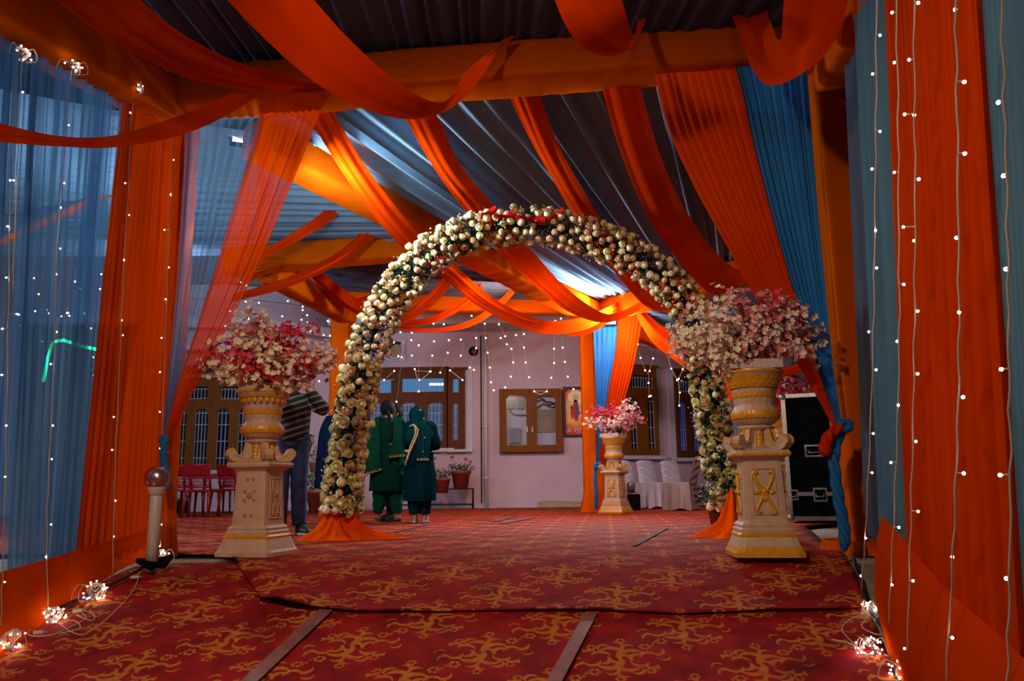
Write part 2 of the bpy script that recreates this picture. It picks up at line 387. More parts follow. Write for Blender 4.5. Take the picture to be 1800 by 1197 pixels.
class MB:
    def __init__(s): s.v = []; s.f = []
    def add(s, v, f):
        b = len(s.v); s.v += [tuple(x) for x in v]; s.f += [tuple(i + b for i in q) for q in f]
    def box(s, c, d, R=None, taper=1.0):
        c = Vector(c); x, y, z = d[0] / 2, d[1] / 2, d[2] / 2
        vs_ = [(-x, -y, -z), (x, -y, -z), (x, y, -z), (-x, y, -z)] + [(-x * taper, -y * taper, z), (x * taper, -y * taper, z), (x * taper, y * taper, z), (-x * taper, y * taper, z)]
        vs_ = [Vector(q) for q in vs_]
        if R is not None: vs_ = [R @ q for q in vs_]
        s.add([c + q for q in vs_], [(0, 3, 2, 1), (4, 5, 6, 7), (0, 1, 5, 4), (1, 2, 6, 5), (2, 3, 7, 6), (3, 0, 4, 7)])
    def tube(s, pts, r, n=6, cap=True, twist=0.0):
        pts = [Vector(p) for p in pts]; m = len(pts)
        rs = r if isinstance(r, (list, tuple)) else [r] * m
        ref = Vector((0.12, 0.3, 0.95)).normalized()
        V = []; 
        for i, p in enumerate(pts):
            t = (pts[min(i + 1, m - 1)] - pts[max(i - 1, 0)])
            if t.length < 1e-9: t = Vector((0, 0, 1))
            t.normalize()
            rr = ref if abs(t.dot(ref)) < 0.95 else Vector((1, 0.1, 0)).normalized()
            if i == 0: a = (rr - t * rr.dot(t)).normalized()
            else:
                a = (a - t * a.dot(t))
                a = a.normalized() if a.length > 1e-6 else (rr - t * rr.dot(t)).normalized()
            b = t.cross(a)
            for k in range(n):
                an = 2 * math.pi * k / n
                V.append(p + (a * math.cos(an) + b * math.sin(an)) * rs[i])
        Fc = []
        for i in range(m - 1):
            for k in range(n):
                k2 = (k + 1) % n
                Fc.append((i * n + k, i * n + k2, (i + 1) * n + k2, (i + 1) * n + k))
        if cap: Fc.append(tuple(range(n))[::-1]); Fc.append(tuple((m - 1) * n + k for k in range(n)))
        s.add(V, Fc)
    def lathe(s, prof, n=24, c=(0, 0, 0), mod=None, cap=True):
        c = Vector(c); V = []; Fc = []; m = len(prof)
        for (r, z) in prof:
            for k in range(n):
                an = 2 * math.pi * k / n
                q = r * (mod(an, z) if mod else 1)
                V.append(c + Vector((q * math.cos(an), q * math.sin(an), z)))
        for i in range(m - 1):
            for k in range(n):
                k2 = (k + 1) % n
                Fc.append((i * n + k, i * n + k2, (i + 1) * n + k2, (i + 1) * n + k))
        if cap: Fc.append(tuple(range(n))[::-1]); Fc.append(tuple((m - 1) * n + k for k in range(n)))
        s.add(V, Fc)
    def ball(s, c, r, n=8, m=5, sc=(1, 1, 1)):
        c = Vector(c); V = [c + Vector((0, 0, -r * sc[2]))]; Fc = []
        for i in range(1, m):
            ph = -math.pi / 2 + math.pi * i / m
            for k in range(n):
                a = 2 * math.pi * k / n
                V.append(c + Vector((r * sc[0] * math.cos(ph) * math.cos(a), r * sc[1] * math.cos(ph) * math.sin(a), r * sc[2] * math.sin(ph))))
        V.append(c + Vector((0, 0, r * sc[2])))
        for k in range(n):
            Fc.append((0, 1 + (k + 1) % n, 1 + k)); Fc.append((len(V) - 1, len(V) - 1 - n + k, len(V) - 1 - n + (k + 1) % n))
        for i in range(m - 2):
            for k in range(n):
                a = 1 + i * n + k; b = 1 + i * n + (k + 1) % n
                Fc.append((a, b, b + n, a + n))
        s.add(V, Fc)
    def grid(s, fn, nu, nv):
        V = [fn(i / nu, j / nv) for j in range(nv + 1) for i in range(nu + 1)]
        Fc = [(j * (nu + 1) + i, j * (nu + 1) + i + 1, (j + 1) * (nu + 1) + i + 1, (j + 1) * (nu + 1) + i) for j in range(nv) for i in range(nu)]
        s.add(V, Fc)
    def rings(s, rings, n=20, cap=True, mod=None):
        """rings: list of (centre, rx, ry) stacked; elliptical loft"""
        V = []; Fc = []; m = len(rings)
        for i, (c, rx, ry) in enumerate(rings):
            c = Vector(c)
            for k in range(n):
                a = 2 * math.pi * k / n; q = mod(a, i / (m - 1)) if mod else 1
                V.append(c + Vector((rx * q * math.cos(a), ry * q * math.sin(a), 0)))
        for i in range(m - 1):
            for k in range(n):
                k2 = (k + 1) % n; Fc.append((i * n + k, i * n + k2, (i + 1) * n + k2, (i + 1) * n + k))
        if cap: Fc.append(tuple(range(n))[::-1]); Fc.append(tuple((m - 1) * n + k for k in range(n)))
        s.add(V, Fc)
    def build(s, name, mat, parent=None, smooth=True):
        return mesh_obj(name, s.v, s.f, mat, parent, smooth)

def cr(pts, t):
    """Catmull-Rom through list of Vectors, t in 0..1"""
    n = len(pts) - 1; x = min(max(t, 0), 1) * n; i = min(int(x), n - 1); f = x - i
    p0 = pts[max(i - 1, 0)]; p1 = pts[i]; p2 = pts[i + 1]; p3 = pts[min(i + 2, n)]
    return 0.5 * ((2 * p1) + (p2 - p0) * f + (2 * p0 - 5 * p1 + 4 * p2 - p3) * f * f + (3 * p1 - p0 - 3 * p2 + p3) * f ** 3)

def sheet(name, e1, e2, mat, parent=None, nu=40, nv=16, bulge=0.0, folds=0, amp=0.01, seed=0, irr=0.5, pinch=None, nrm=None):
    """cloth lofted between edge curves e1, e2 (Vector lists). u runs along, v across. folds = ridges across v."""
    rnd = random.Random(seed)
    ph = [rnd.uniform(0, 6.28) for _ in range(6)]
    nv = max(nv, folds * 6)
    # irregular fold phase
    warp = [0.0]
    for _ in range(max(folds, 1) + 2): warp.append(warp[-1] + 1 + irr * rnd.uniform(-0.8, 0.8))
    amps = [1 + irr * rnd.uniform(-0.7, 0.7) for _ in range(len(warp) + 1)]
    tot = warp[max(folds, 1)]
    def phase(v):
        x = v * tot
        for k in range(len(warp) - 1):
            if x <= warp[k + 1] or k == len(warp) - 2:
                f = (x - warp[k]) / (warp[k + 1] - warp[k]); return k + f, amps[k] * (1 - f) + amps[k + 1] * f
    V = []
    fixed = Vector(nrm) if nrm else None
    for j in range(nv + 1):
        v = j / nv; q, am = phase(v)
        for i in range(nu + 1):
            u = i / nu
            a = cr(e1, u); b = cr(e2, u)
            w = b - a
            if fixed is None:
                t = (cr(e1, min(u + 0.02, 1)) + cr(e2, min(u + 0.02, 1)) - cr(e1, max(u - 0.02, 0)) - cr(e2, max(u - 0.02, 0)))
                n = t.cross(w)
                n = n.normalized() if n.length > 1e-9 else Vector((0, 0, 1))
            else: n = fixed
            d = bulge * math.sin(math.pi * v) * w.length
            k = am * (math.cos(2 * math.pi * q + 0.35 * math.sin(3 * u + ph[0])) + 0.35 * math.cos(4 * math.pi * q + ph[1] + 1.5 * u))
            d += amp * k * (pinch(u) if pinch else 1)
            V.append(a + w * v + n * d)
    Fc = [(j * (nu + 1) + i, j * (nu + 1) + i + 1, (j + 1) * (nu + 1) + i + 1, (j + 1) * (nu + 1) + i) for j in range(nv) for i in range(nu)]
    return mesh_obj(name, V, Fc, mat, parent)

def px_edges(e1, e2, Ys):
    a = [P(x, y, Y) for (x, y), Y in zip(e1, Ys)]
    b = [P(x, y, Y) for (x, y), Y in zip(e2, Ys)]
    return a, b
def swag(name, label, e1, e2, Ys, mat=None, folds=3, amp=0.012, bulge=0.10, seed=1, cat='drape', group=None, nu=44):
    a, b = px_edges(e1, e2, Ys)
    o = sheet(name, a, b, mat or M_OR, nu=nu, nv=12, bulge=bulge, folds=folds, amp=amp, seed=seed)
    return tag(o, label, cat, group)

def beam(name, label, p0, p1, w, h, seed=0, mat=None, cat='beam', wr=0.012, up=Vector((0, 0, 1)), tie=True):
    """cloth-wrapped beam: rounded box section, wrinkled, with gathered ends"""
    p0 = Vector(p0); p1 = Vector(p1); L_ = (p1 - p0).length
    t = (p1 - p0).normalized()
    s_ = t.cross(up)
    if s_.length < 0.05: s_ = Vector((1, 0, 0))
    s_.normalize(); u_ = s_.cross(t).normalized()
    n = 24; m = max(20, int(L_ / 0.09)); V = []
    for i in range(m + 1):
        x = i / m; c = p0 + (p1 - p0) * x
        for k in range(n):
            a = 2 * math.pi * k / n; ca, sa = math.cos(a), math.sin(a)
            e = 0.32
            qx = math.copysign(abs(ca) ** e, ca) * w / 2; qy = math.copysign(abs(sa) ** e, sa) * h / 2
            nz = mnoise.noise(Vector((x * L_ * 7.0, a * 0.9 + seed * 3.1 + x * L_ * 2.2, seed)))
            q = 1 + wr * 4 * nz / max(0.2, (w + h) / 2) * 0.5
            V.append(c + s_ * qx * q + u_ * qy * q)
    Fc = [(i * n + k, i * n + (k + 1) % n, (i + 1) * n + (k + 1) % n, (i + 1) * n + k) for i in range(m) for k in range(n)]
    Fc.append(tuple(range(n))[::-1]); Fc.append(tuple(m * n + k for k in range(n)))
    o = mesh_obj(name, V, Fc, mat or M_SAT)
    return tag(o, label, cat)

# ================================================================== SETTING
def ground_patch(name, x0f, x1f, y0, y1, ny, nx, dz, mat, thick=0.0, bumpf=None, y0f=None):
    mb = MB()
    def top(u, v):
        y = y0 + (y1 - y0) * (v ** 1.6)
        x = x0f(y) + (x1f(y) - x0f(y)) * u
        if y0f: y = max(y, y0f(x)) if v > 0 else y0f(x)
        z = gz(y) + dz + (bumpf(x, y) if bumpf else 0)
        return Vector((x, y, z))
    mb.grid(top, nx, ny)
    if thick:
        b = len(mb.v); W = nx + 1
        per = [i for i in range(W)] + [j * W + nx for j in range(1, ny + 1)] + [ny * W + i for i in range(nx - 1, -1, -1)] + [j * W for j in range(ny - 1, 0, -1)]
        mb.v += [(mb.v[i][0], mb.v[i][1], mb.v[i][2] - thick) for i in per]
        m = len(per)
        for k in range(m):
            k2 = (k + 1) % m
            mb.f.append((per[k], b + k, b + k2, per[k2]))
    return mb.build(name, mat)

struct(ground_patch('floor', lambda y: -16, lambda y: 14, 1.2, 34, 80, 20, -0.035, M_CONC))

# carpets
def lerp_tab(tab):
    def f(y):
        if y <= tab[0][0]: return tab[0][1]
        for (a, b), (c, d) in zip(tab, tab[1:]):
            if y <= c: return b + (d - b) * (y - a) / (c - a)
        return tab[-1][1]
    return f
XL = lerp_tab([(4.9, -1.50), (5.15, -1.62), (5.5, -1.84), (5.85, -2.0), (6.2, -2.15), (6.38, -2.9), (6.55, -5.5), (7.5, -9)])
XR = lerp_tab([(4.7, 2.02), (6.0, 2.36), (6.6, 2.5), (9, 3.2), (10, 4.5), (12, 7.5)])
YF = lerp_tab([(-1.6, 4.98), (-1.3, 4.84), (-0.9, 4.79), (-0.3, 4.80), (0.5, 4.77), (1.2, 4.73), (2.1, 4.78)])
def wav(x, y):
    return 0.006 * mnoise.noise(Vector((x * 2.2, y * 2.2, 1))) + 0.004 * mnoise.noise(Vector((x * 6, y * 6, 5)))
def curl(x, y):
    d2 = (x + 1.35) ** 2 + ((y - 4.9) * 1.6) ** 2
    ridge = math.exp(-((x + 1.95 + 0.9 * (y - 5.7)) / 0.10) ** 2) * 0.03 * (1 if 5.0 < y < 6.1 else 0)
    fr = 0.012 * math.exp(-((y - YF(x)) / 0.08) ** 2) * (0.6 + 0.5 * math.sin(x * 5))
    return 0.05 * math.exp(-d2 / 0.05) + ridge + fr + wav(x, y)
c_up = ground_patch('carpet', XL, XR, 4.75, 17.0, 90, 90, 0.008, M_CARPET, 0.008, curl, YF)
tag(c_up, 'large red carpet with gold scrolls covering the ramp top and the yard', 'carpet')
def strip_edge(a, b):
    return lambda y: a + (b - a) * (y - 3.0) / 2.0
lows = [(strip_edge(-3.0, -2.72), strip_edge(-1.53, -1.055), 5.82, 'left strip of red scroll carpet on the near ramp, under the fairy light bundles'),
        (strip_edge(-1.545, -1.07), strip_edge(-0.17, 0.52), 5.3, 'middle strip of red scroll carpet on the near ramp, between two taped seams'),
        (strip_edge(-0.185, 0.505), strip_edge(1.52, 2.10), 5.3, 'right strip of red scroll carpet on the near ramp, beside the orange skirt')]
for i, (a, b, yb, lab) in enumerate(lows):
    o = ground_patch('carpet', a, b, 2.8, yb, 40, 30, -0.014 - 0.0015 * i, M_CARPET, 0.006, wav)
    tag(o, lab, 'carpet')
# bare concrete shows left between the strips; tapes on seams
def tape(name, pts, w, mat, label, dz=0.003):
    e1 = [Vector((p.x - w / 2, p.y, gz(p.y) + dz)) for p in pts]; e2 = [Vector((p.x + w / 2, p.y, gz(p.y) + dz)) for p in pts]
    o = sheet(name, e1, e2, mat, nu=16, nv=3, amp=0.0, folds=0); return tag(o, label, 'tape')
def yline(fx, y0, y1, n=6): return [Vector((fx(y0 + (y1 - y0) * i / n), y0 + (y1 - y0) * i / n, 0)) for i in range(n + 1)]
tape('seam_tape', yline(strip_edge(-1.53, -1.06), 3.6, 4.86), 0.085, M_TAPE, 'shiny clear tape over the left seam of the near ramp carpet')
tape('seam_tape', yline(strip_edge(-0.17, 0.52), 3.5, 4.76), 0.075, M_TAPE, 'shiny clear tape over the middle seam of the near ramp carpet')
def tape2(a, b, w, label):
    p, q = G(*a), G(*b)
    tape('floor_tape', [p, p.lerp(q, .5), q], w, M_TAPEG, label, 0.017)
tape2((1115, 962), (1172, 930), 0.05, 'long grey tape on the carpet in front of the covered chairs')
tape2((868, 918), (903, 909), 0.13, 'left of two short grey tapes on the far carpet')
tape2((882, 922), (936, 911), 0.13, 'right of two short grey tapes on the far carpet')
tape2((695, 938), (757, 922), 0.035, 'thin grey tape on the carpet behind the women in green')

# ------------------------------------------------------------------ building
def wall_box(name, p0, p1, z0, z1, th, mat, parent=None):
    p0 = Vector((p0[0], p0[1], 0)); p1 = Vector((p1[0], p1[1], 0)); d = (p1 - p0); L_ = d.length; d.normalize()
    n = Vector((-d.y, d.x, 0))
    mb = MB()
    v = [p0, p1, p1 + n * th, p0 + n * th]
    mb.add([q + Vector((0, 0, z0)) for q in v] + [q + Vector((0, 0, z1)) for q in v], [(0, 3, 2, 1), (4, 5, 6, 7), (0, 1, 5, 4), (1, 2, 6, 5), (2, 3, 7, 6), (3, 0, 4, 7)])
    return mb.build(name, mat, parent, False)
YB = 17.5
WC0 = (-15.5, YB); WC1 = (P(1064, 700, YB).x, YB)
WRA = WC1; WRB = (P(1500, 700, 20.6).x, 20.6)
struct(wall_box('wall_back', WC0, WC1, -0.03, 6.0, 0.3, M_WALL))
struct(wall_box('wall_right', WRA, WRB, -0.03, 6.0, 0.3, M_WALL))
class Plane:
    def __init__(s, p0, p1):
        s.o = Vector((p0[0], p0[1], 0)); s.d = (Vector((p1[0], p1[1], 0)) - s.o).normalized(); s.n = Vector((s.d.y, -s.d.x, 0))
    def hit(s, px, py):
        r = ray(px, py); t = (s.o - CP).dot(s.n) / r.dot(s.n); q = CP + r * t
        return (q - s.o).dot(s.d), q.z
    def rect(s, x0, y0, x1, y1):
        xm, ym = (x0 + x1) / 2, (y0 + y1) / 2
        return s.hit(x0, ym)[0], s.hit(x1, ym)[0], s.hit(xm, y1)[1], s.hit(xm, y0)[1]
    def mat(s):
        return Matrix(((s.d.x, s.n.x, 0, s.o.x), (s.d.y, s.n.y, 0, s.o.y), (0, 0, 1, 0), (0, 0, 0, 1)))
PC = Plane(WC0, WC1); PR = Plane(WRA, WRB)
# local wall frame: x along wall, y out of the wall towards the yard, z up
def local_box(mb, x0, x1, y0, y1, z0, z1):
    mb.box(((x0 + x1) / 2, (y0 + y1) / 2, (z0 + z1) / 2), (abs(x1 - x0), abs(y1 - y0), abs(z1 - z0)))
def plate(mb, R, holes, y0, y1):
    xs = sorted(set([R[0], R[1]] + [h[0] for h in holes] + [h[1] for h in holes]))
    zs = sorted(set([R[2], R[3]] + [h[2] for h in holes] + [h[3] for h in holes]))
    for a, b in zip(xs, xs[1:]):
        run = None
        for c, d in zip(zs, zs[1:]):
            cx, cz = (a + b) / 2, (c + d) / 2
            hole = any(h[0] < cx < h[1] and h[2] < cz < h[3] for h in holes)
            if not hole: run = (run[0], d) if run else (c, d)
            if hole or d == zs[-1]:
                if run: local_box(mb, a, b, y0, y1, run[0], run[1]); run = None
    for h in holes:       # arched corners
        r = min(0.07, (h[1] - h[0]) * 0.35)
        if h[3] - h[2] > 0.5:
            for sx, X in ((1, h[0]), (-1, h[1])):
                V = [(X, y0, h[3]), (X + sx * r, y0, h[3]), (X, y0, h[3] - r), (X, y1, h[3]), (X + sx * r, y1, h[3]), (X, y1, h[3] - r)]
                mb.add(V, [(0, 1, 2), (3, 5, 4), (0, 3, 4, 1), (1, 4, 5, 2), (2, 5, 3, 0)])
def window(name, pl, frame_px, panes_px, wood, pane_mat, grille_mat, bars=4, depth=0.10, sill=True, vert_gap=0.028):
    t = bpy.data.objects.new(name, None); COL.objects.link(t); struct(t)
    t.matrix_world = pl.mat()
    R = pl.rect(*frame_px)
    holes = [pl.rect(*q) for q in panes_px]
    mb = MB(); plate(mb, R, holes, 0.03, 0.03 + depth)
    e = 0.05
    local_box(mb, R[0] - e, R[1] + e, 0.0, 0.05 + depth, R[3], R[3] + e)
    mb.build('window_frame', wood, t, False)
    mb = MB()                          # pale reveal round the frame
    local_box(mb, R[0] - 0.16, R[0] - 0.0, 0.0, 0.03, R[2] - 0.12, R[3] + 0.05); local_box(mb, R[1], R[1] + 0.16, 0.0, 0.03, R[2] - 0.12, R[3] + 0.05)
    sx = 0.16 if name != 'window_3' else 0.0
    local_box(mb, R[0] - sx, R[1] + 0.16 + (.001 if sx else .002), 0.0, 0.14 if sx else .152, R[2] - (0.08 if sx else .07), R[2] - (0 if sx else .012))
    mb.build('window_surround', M_WALLW, t, False)
    for k, h in enumerate(holes):
        mb = MB(); local_box(mb, h[0] - .01, h[1] + .01, 0.035, 0.05, h[2] - .01, h[3] + .01)
        mb.build('pane', pane_mat[k] if isinstance(pane_mat, list) else pane_mat, t, False)
        mb = MB(); y = 0.075; r = 0.008
        nb = max(2, int(round((h[1] - h[0]) / 0.075)))
        for i in range(nb + 1):
            x = h[0] + (h[1] - h[0]) * (i + 0.0) / nb
            local_box(mb, x - r, x + r, y, y + .014, h[2], h[3] - 0.02)
        zz = [0.12, 0.42, 0.72, 0.93] if h[3] - h[2] > 0.5 else [0.08, 0.82]
        for q in zz:
            z = h[2] + (h[3] - h[2]) * q
            local_box(mb, h[0], h[1], y - .004, y + .018, z - r, z + r)
        g = mb.build('grille', grille_mat, t, False)
    return t
window('window_1', PC, (296, 668, 505, 826), [(332, 681, 369, 703), (392, 681, 446, 703), (314, 720, 330, 817), (345, 720, 368, 817), (384, 720, 405, 817), (421, 720, 441, 817), (458, 720, 482, 817)], M_WOOD, M_DARK, M_GRILLE)
window('window_2', PC, (604, 651, 786, 789), [(650, 668, 689, 692), (708, 666, 781, 690), (652, 708, 672, 774), (707, 708, 732, 775), (753, 708, 779, 775)], M_WOODR, [M_BLUELIT, M_BLUELIT, M_BLUEDIM, M_BLUEDIM, M_BLUEDIM], M_GRILLE)
window('window_3', PC, (788, 651, 818, 789), [(797, 667, 807, 691), (797, 709, 806, 774)], M_WOODR, [M_BLUELIT, M_BLUEDIM], M_GRILLE)
window('window_4', PR, (1084, 646, 1151, 801), [(1103, 661, 1142, 683), (1103, 700, 1115, 790), (1134, 700, 1146, 790)], M_WOOD, M_DARK, M_GRILLE)
window('window_5', PR, (1185, 655, 1262, 805), [(1188, 669, 1238, 691), (1189, 706, 1201, 793), (1213, 706, 1226, 793), (1240, 706, 1254, 793)], M_WOODR, [M_DARK, M_BLUELIT2, M_BLUELIT2, M_BLUELIT2], M_GRILLE)
window('window_6', PR, (1300, 662, 1400, 812), [(1310, 676, 1390, 698), (1312, 716, 1330, 800), (1345, 716, 1362, 800), (1372, 716, 1385, 800)], M_WOODR, [M_DARK, M_BLUELIT2, M_BLUELIT2, M_BLUELIT2], M_GRILLE)
# tube light reflected/seen inside the lit window
mb = MB(); R = PC.rect(755, 674, 780, 678); local_box(mb, R[0], R[1], 0.052, 0.06, R[2], R[3])
o = mb.build('tube_light', M_TUBE, bpy.data.objects['window_2'], False)

# balcony slab with soffit, ledge bands
zs = P(860, 583, YB).z
mb = MB(); x0, x1 = P(600, 560, YB).x, WC1[0] + 0.2
mb.box(((x0 + x1) / 2, YB - 0.6, zs + 0.13), (x1 - x0, 1.2, 0.26))
mb.box(((x0 + x1) / 2, YB - 1.15, zs + 0.20), (x1 - x0, 0.16, 0.5))
struct(mb.build('trim_1', M_WALLW, None, False))
mb = MB()
d = PR.d; nn = PR.n
for k, (zz, out, hh) in enumerate(((P(1100, 606, YB).z, 0.10, 0.07), (P(1100, 560, YB).z, 0.5, 0.3))):
    a = PR.o + nn * out
    mb2 = [PR.o, PR.o + d * 7, PR.o + d * 7 + nn * out, PR.o + nn * out]
    mb.add([q + Vector((0, 0, zz)) for q in mb2] + [q + Vector((0, 0, zz + hh)) for q in mb2], [(0, 3, 2, 1), (4, 5, 6, 7), (0, 1, 5, 4), (1, 2, 6, 5), (2, 3, 7, 6), (3, 0, 4, 7)])
struct(mb.build('trim_2', M_WALLW, None, False))
# curved balconies on the left
cx, cy = -6.4, 18.6
def arcband(name, r, z0, z1, mat, a0=-150, a1=-20, th=0.18):
    mb = MB(); n = 40; V = []; Fc = []
    for i in range(n + 1):
        a = math.radians(a0 + (a1 - a0) * i / n)
        for rr, z in ((r, z0), (r, z1), (r - th, z1), (r - th, z0)):
            V.append((cx + rr * math.cos(a), cy + rr * math.sin(a), z))
    for i in range(n):
        for k in range(4): Fc.append((i * 4 + k, (i + 1) * 4 + k, (i + 1) * 4 + (k + 1) % 4, i * 4 + (k + 1) % 4))
    mb.add(V, Fc); return struct(mb.build(name, mat, None, False))
def zat(py, r): return P(430, py, cy - r).z
for i, (y0, y1, r, mt) in enumerate([(523, 499, 2.7, M_WALLW), (556, 523, 2.6, M_WALL), (574, 556, 2.9, M_WALLW), (604, 574, 2.5, M_WALL), (614, 604, 2.8, M_WALLW), (640, 614, 2.3, M_WALL)]):
    arcband('trim_%d' % (3 + i), r, zat(y0, r), zat(y1, r), mt, th=(r - 1.6))
def on_wall(name, label, cat, pl):
    t = thing(name, label, cat); t.matrix_world = pl.mat(); return t
# downspout and cable
mb = MB(); R = PC.rect(850, 590, 858, 893); mb.tube([(R[0] + .05, 0.07, -0.02), (R[0] + .05, 0.07, R[3])], 0.045, 10)
for z in (0.6, 1.7, 2.8): mb.tube([(R[0] + .05, 0.07, z), (R[0] + .05, 0.07, z + 0.05)], 0.058, 10)
o = mb.build('downpipe', M_WALLW); o.matrix_world = PC.mat(); tag(o, 'white downpipe on the wall left of the meter cabinet', 'pipe')
mb = MB(); R = PC.rect(846, 590, 848, 893); mb.tube([(R[0], 0.02, 0.1), (R[0], 0.02, R[3])], 0.014, 6)
o = mb.build('wall_cable', M_CAB); o.matrix_world = PC.mat(); tag(o, 'thin dark conduit running down beside the white downpipe', 'cable')
# exhaust fan opening
t = on_wall('exhaust_vent', 'square white exhaust vent with a round hood above the wooden window', 'vent', PC)
R = PC.rect(677, 598, 713, 635); cxx, czz = (R[0] + R[1]) / 2, (R[2] + R[3]) / 2
mb = MB(); local_box(mb, R[0], R[1], 0, 0.05, R[2], R[3]); mb.build('plate', M_WALLW, t, False)
mb = MB(); V = [(cxx + .17 * math.cos(a), 0.06, czz + .17 * math.sin(a)) for a in [i * math.pi / 12 for i in range(24)]]; mb.add(V, [tuple(range(24))]); mb.build('opening', M_BOARD, t, False)
mb = MB(); mb.tube([(cxx + .19 * math.cos(a), 0.07, czz + .19 * math.sin(a)) for a in [i * math.pi / 12 for i in range(25)]], 0.03, 6, False); mb.build('rim', M_WALLW, t)
mb = MB(); mb.tube([(cxx - .16, .1, czz - .17), (cxx - .16, .1, czz + .02), (cxx - .08, .1, czz + .13), (cxx + .05, .1, czz + .17), (cxx + .13, .1, czz + .14)], 0.03, 6); mb.build('hood', M_DARK, t)
t = on_wall('round_vent', 'small round dark vent on the wall left of the downpipe', 'vent', PC)
R = PC.rect(824, 610, 841, 626); cxx, czz = (R[0] + R[1]) / 2, (R[2] + R[3]) / 2
mb = MB(); mb.tube([(cxx, 0, czz), (cxx, .05, czz)], .10, 16); mb.build('cover', M_GREYM, t)
mb = MB(); mb.tube([(cxx + .085 * math.cos(a), 0.06, czz + .085 * math.sin(a)) for a in [i * math.pi / 10 for i in range(21)]], 0.02, 6, False)
for q in (-.04, 0, .04): local_box(mb, cxx - .08, cxx + .08, .05, .065, czz + q - .008, czz + q + .008)
mb.build('grille', M_BLACK, t)

# meter cabinet
t = on_wall('meter_cabinet', 'wooden wall cabinet with two glazed doors holding electricity meters', 'cabinet', PC)
R = PC.rect(878, 685, 987, 795)
mb = MB(); e = 0.03
local_box(mb, R[0], R[1], 0.0, 0.01, R[2], R[3]); mb.build('back_panel', M_WALLW, t, False)
mb = MB(); local_box(mb, R[0], R[0] + e, 0, .16, R[2], R[3]); local_box(mb, R[1] - e, R[1], 0, .16, R[2], R[3]); local_box(mb, R[0], R[1], 0, .16, R[2], R[2] + e); local_box(mb, R[0], R[1], 0, .16, R[3] - e, R[3])
mb.build('carcass', M_WOOD, t, False)
xm = PC.hit(931, 740)[0]
for (a, b, hole) in ((R[0], xm - .004, PC.rect(890, 697, 925, 783)), (xm + .004, R[1], PC.rect(942, 697, 976, 783))):
    mb = MB(); plate(mb, (a, b, R[2], R[3]), [hole], .16, .19); dr = mb.build('door', M_WOOD, t, False)
    mb = MB(); local_box(mb, hole[0], hole[1], .17, .176, hole[2], hole[3]); mb.build('pane', glass('cabinet_glass', (0.9, 0.92, 0.95), 0.985, 0.2), dr, False)
    mb = MB(); hx = xm - .06 if b < xm else xm + .05; local_box(mb, hx - .01, hx + .01, .19, .215, R[2] + .42, R[2] + .54); mb.build('handle', M_ALU, dr, False)
for k, q in enumerate([(891, 700, 904, 719), (909, 700, 921, 719)]):
    h = PC.rect(*q); mb = MB(); local_box(mb, h[0], h[1], .02, .12, h[2], h[3]); me = mb.build('meter', M_GREYM, t, False)
    mb = MB(); local_box(mb, h[0] + .03, h[1] - .03, .12, .125, h[2] + .10, h[3] - .05); mb.build('display', emit('meter_green', (0.02, 0.35, 0.09), 0.5), me, False)
h = PC.rect(896, 753, 915, 779); mb = MB(); local_box(mb, h[0], h[1], .02, .10, h[2], h[3]); me = mb.build('switch_box', M_GREYM, t, False)
mb = MB(); local_box(mb, h[0] + .03, h[0] + .09, .10, .11, h[3] - .10, h[3] - .04); local_box(mb, h[1] - .09, h[1] - .03, .10, .11, h[3] - .10, h[3] - .04); mb.build('switch', M_BOARD, me, False)
h = PC.rect(941, 720, 977, 760); mb = MB(); local_box(mb, h[0], h[1], .02, .05, h[2], h[3]); mb.build('distribution_board', M_BOARD, t, False)
h = PC.rect(955, 762, 977, 782); mb = MB(); local_box(mb, h[0], h[1], .02, .04, h[2], h[3]); mb.build('lower_box', M_WALLW, t, False)
mb = MB(); pp = [(893, 712), (898, 725), (905, 730), (926, 730)]
mb.tube([Vector((*PC.hit(*q)[:1], .08, PC.hit(*q)[1])) for q in pp], .012, 5)
for pp in ([(942, 707), (955, 702), (965, 712), (977, 708)], [(943, 718), (955, 710), (970, 717), (977, 714)], [(950, 700), (956, 706), (968, 707), (976, 712)]):
    mb.tube([Vector((PC.hit(*q)[0], .06, PC.hit(*q)[1])) for q in pp], .016, 5)
mb.build('cables', M_CAB, t)

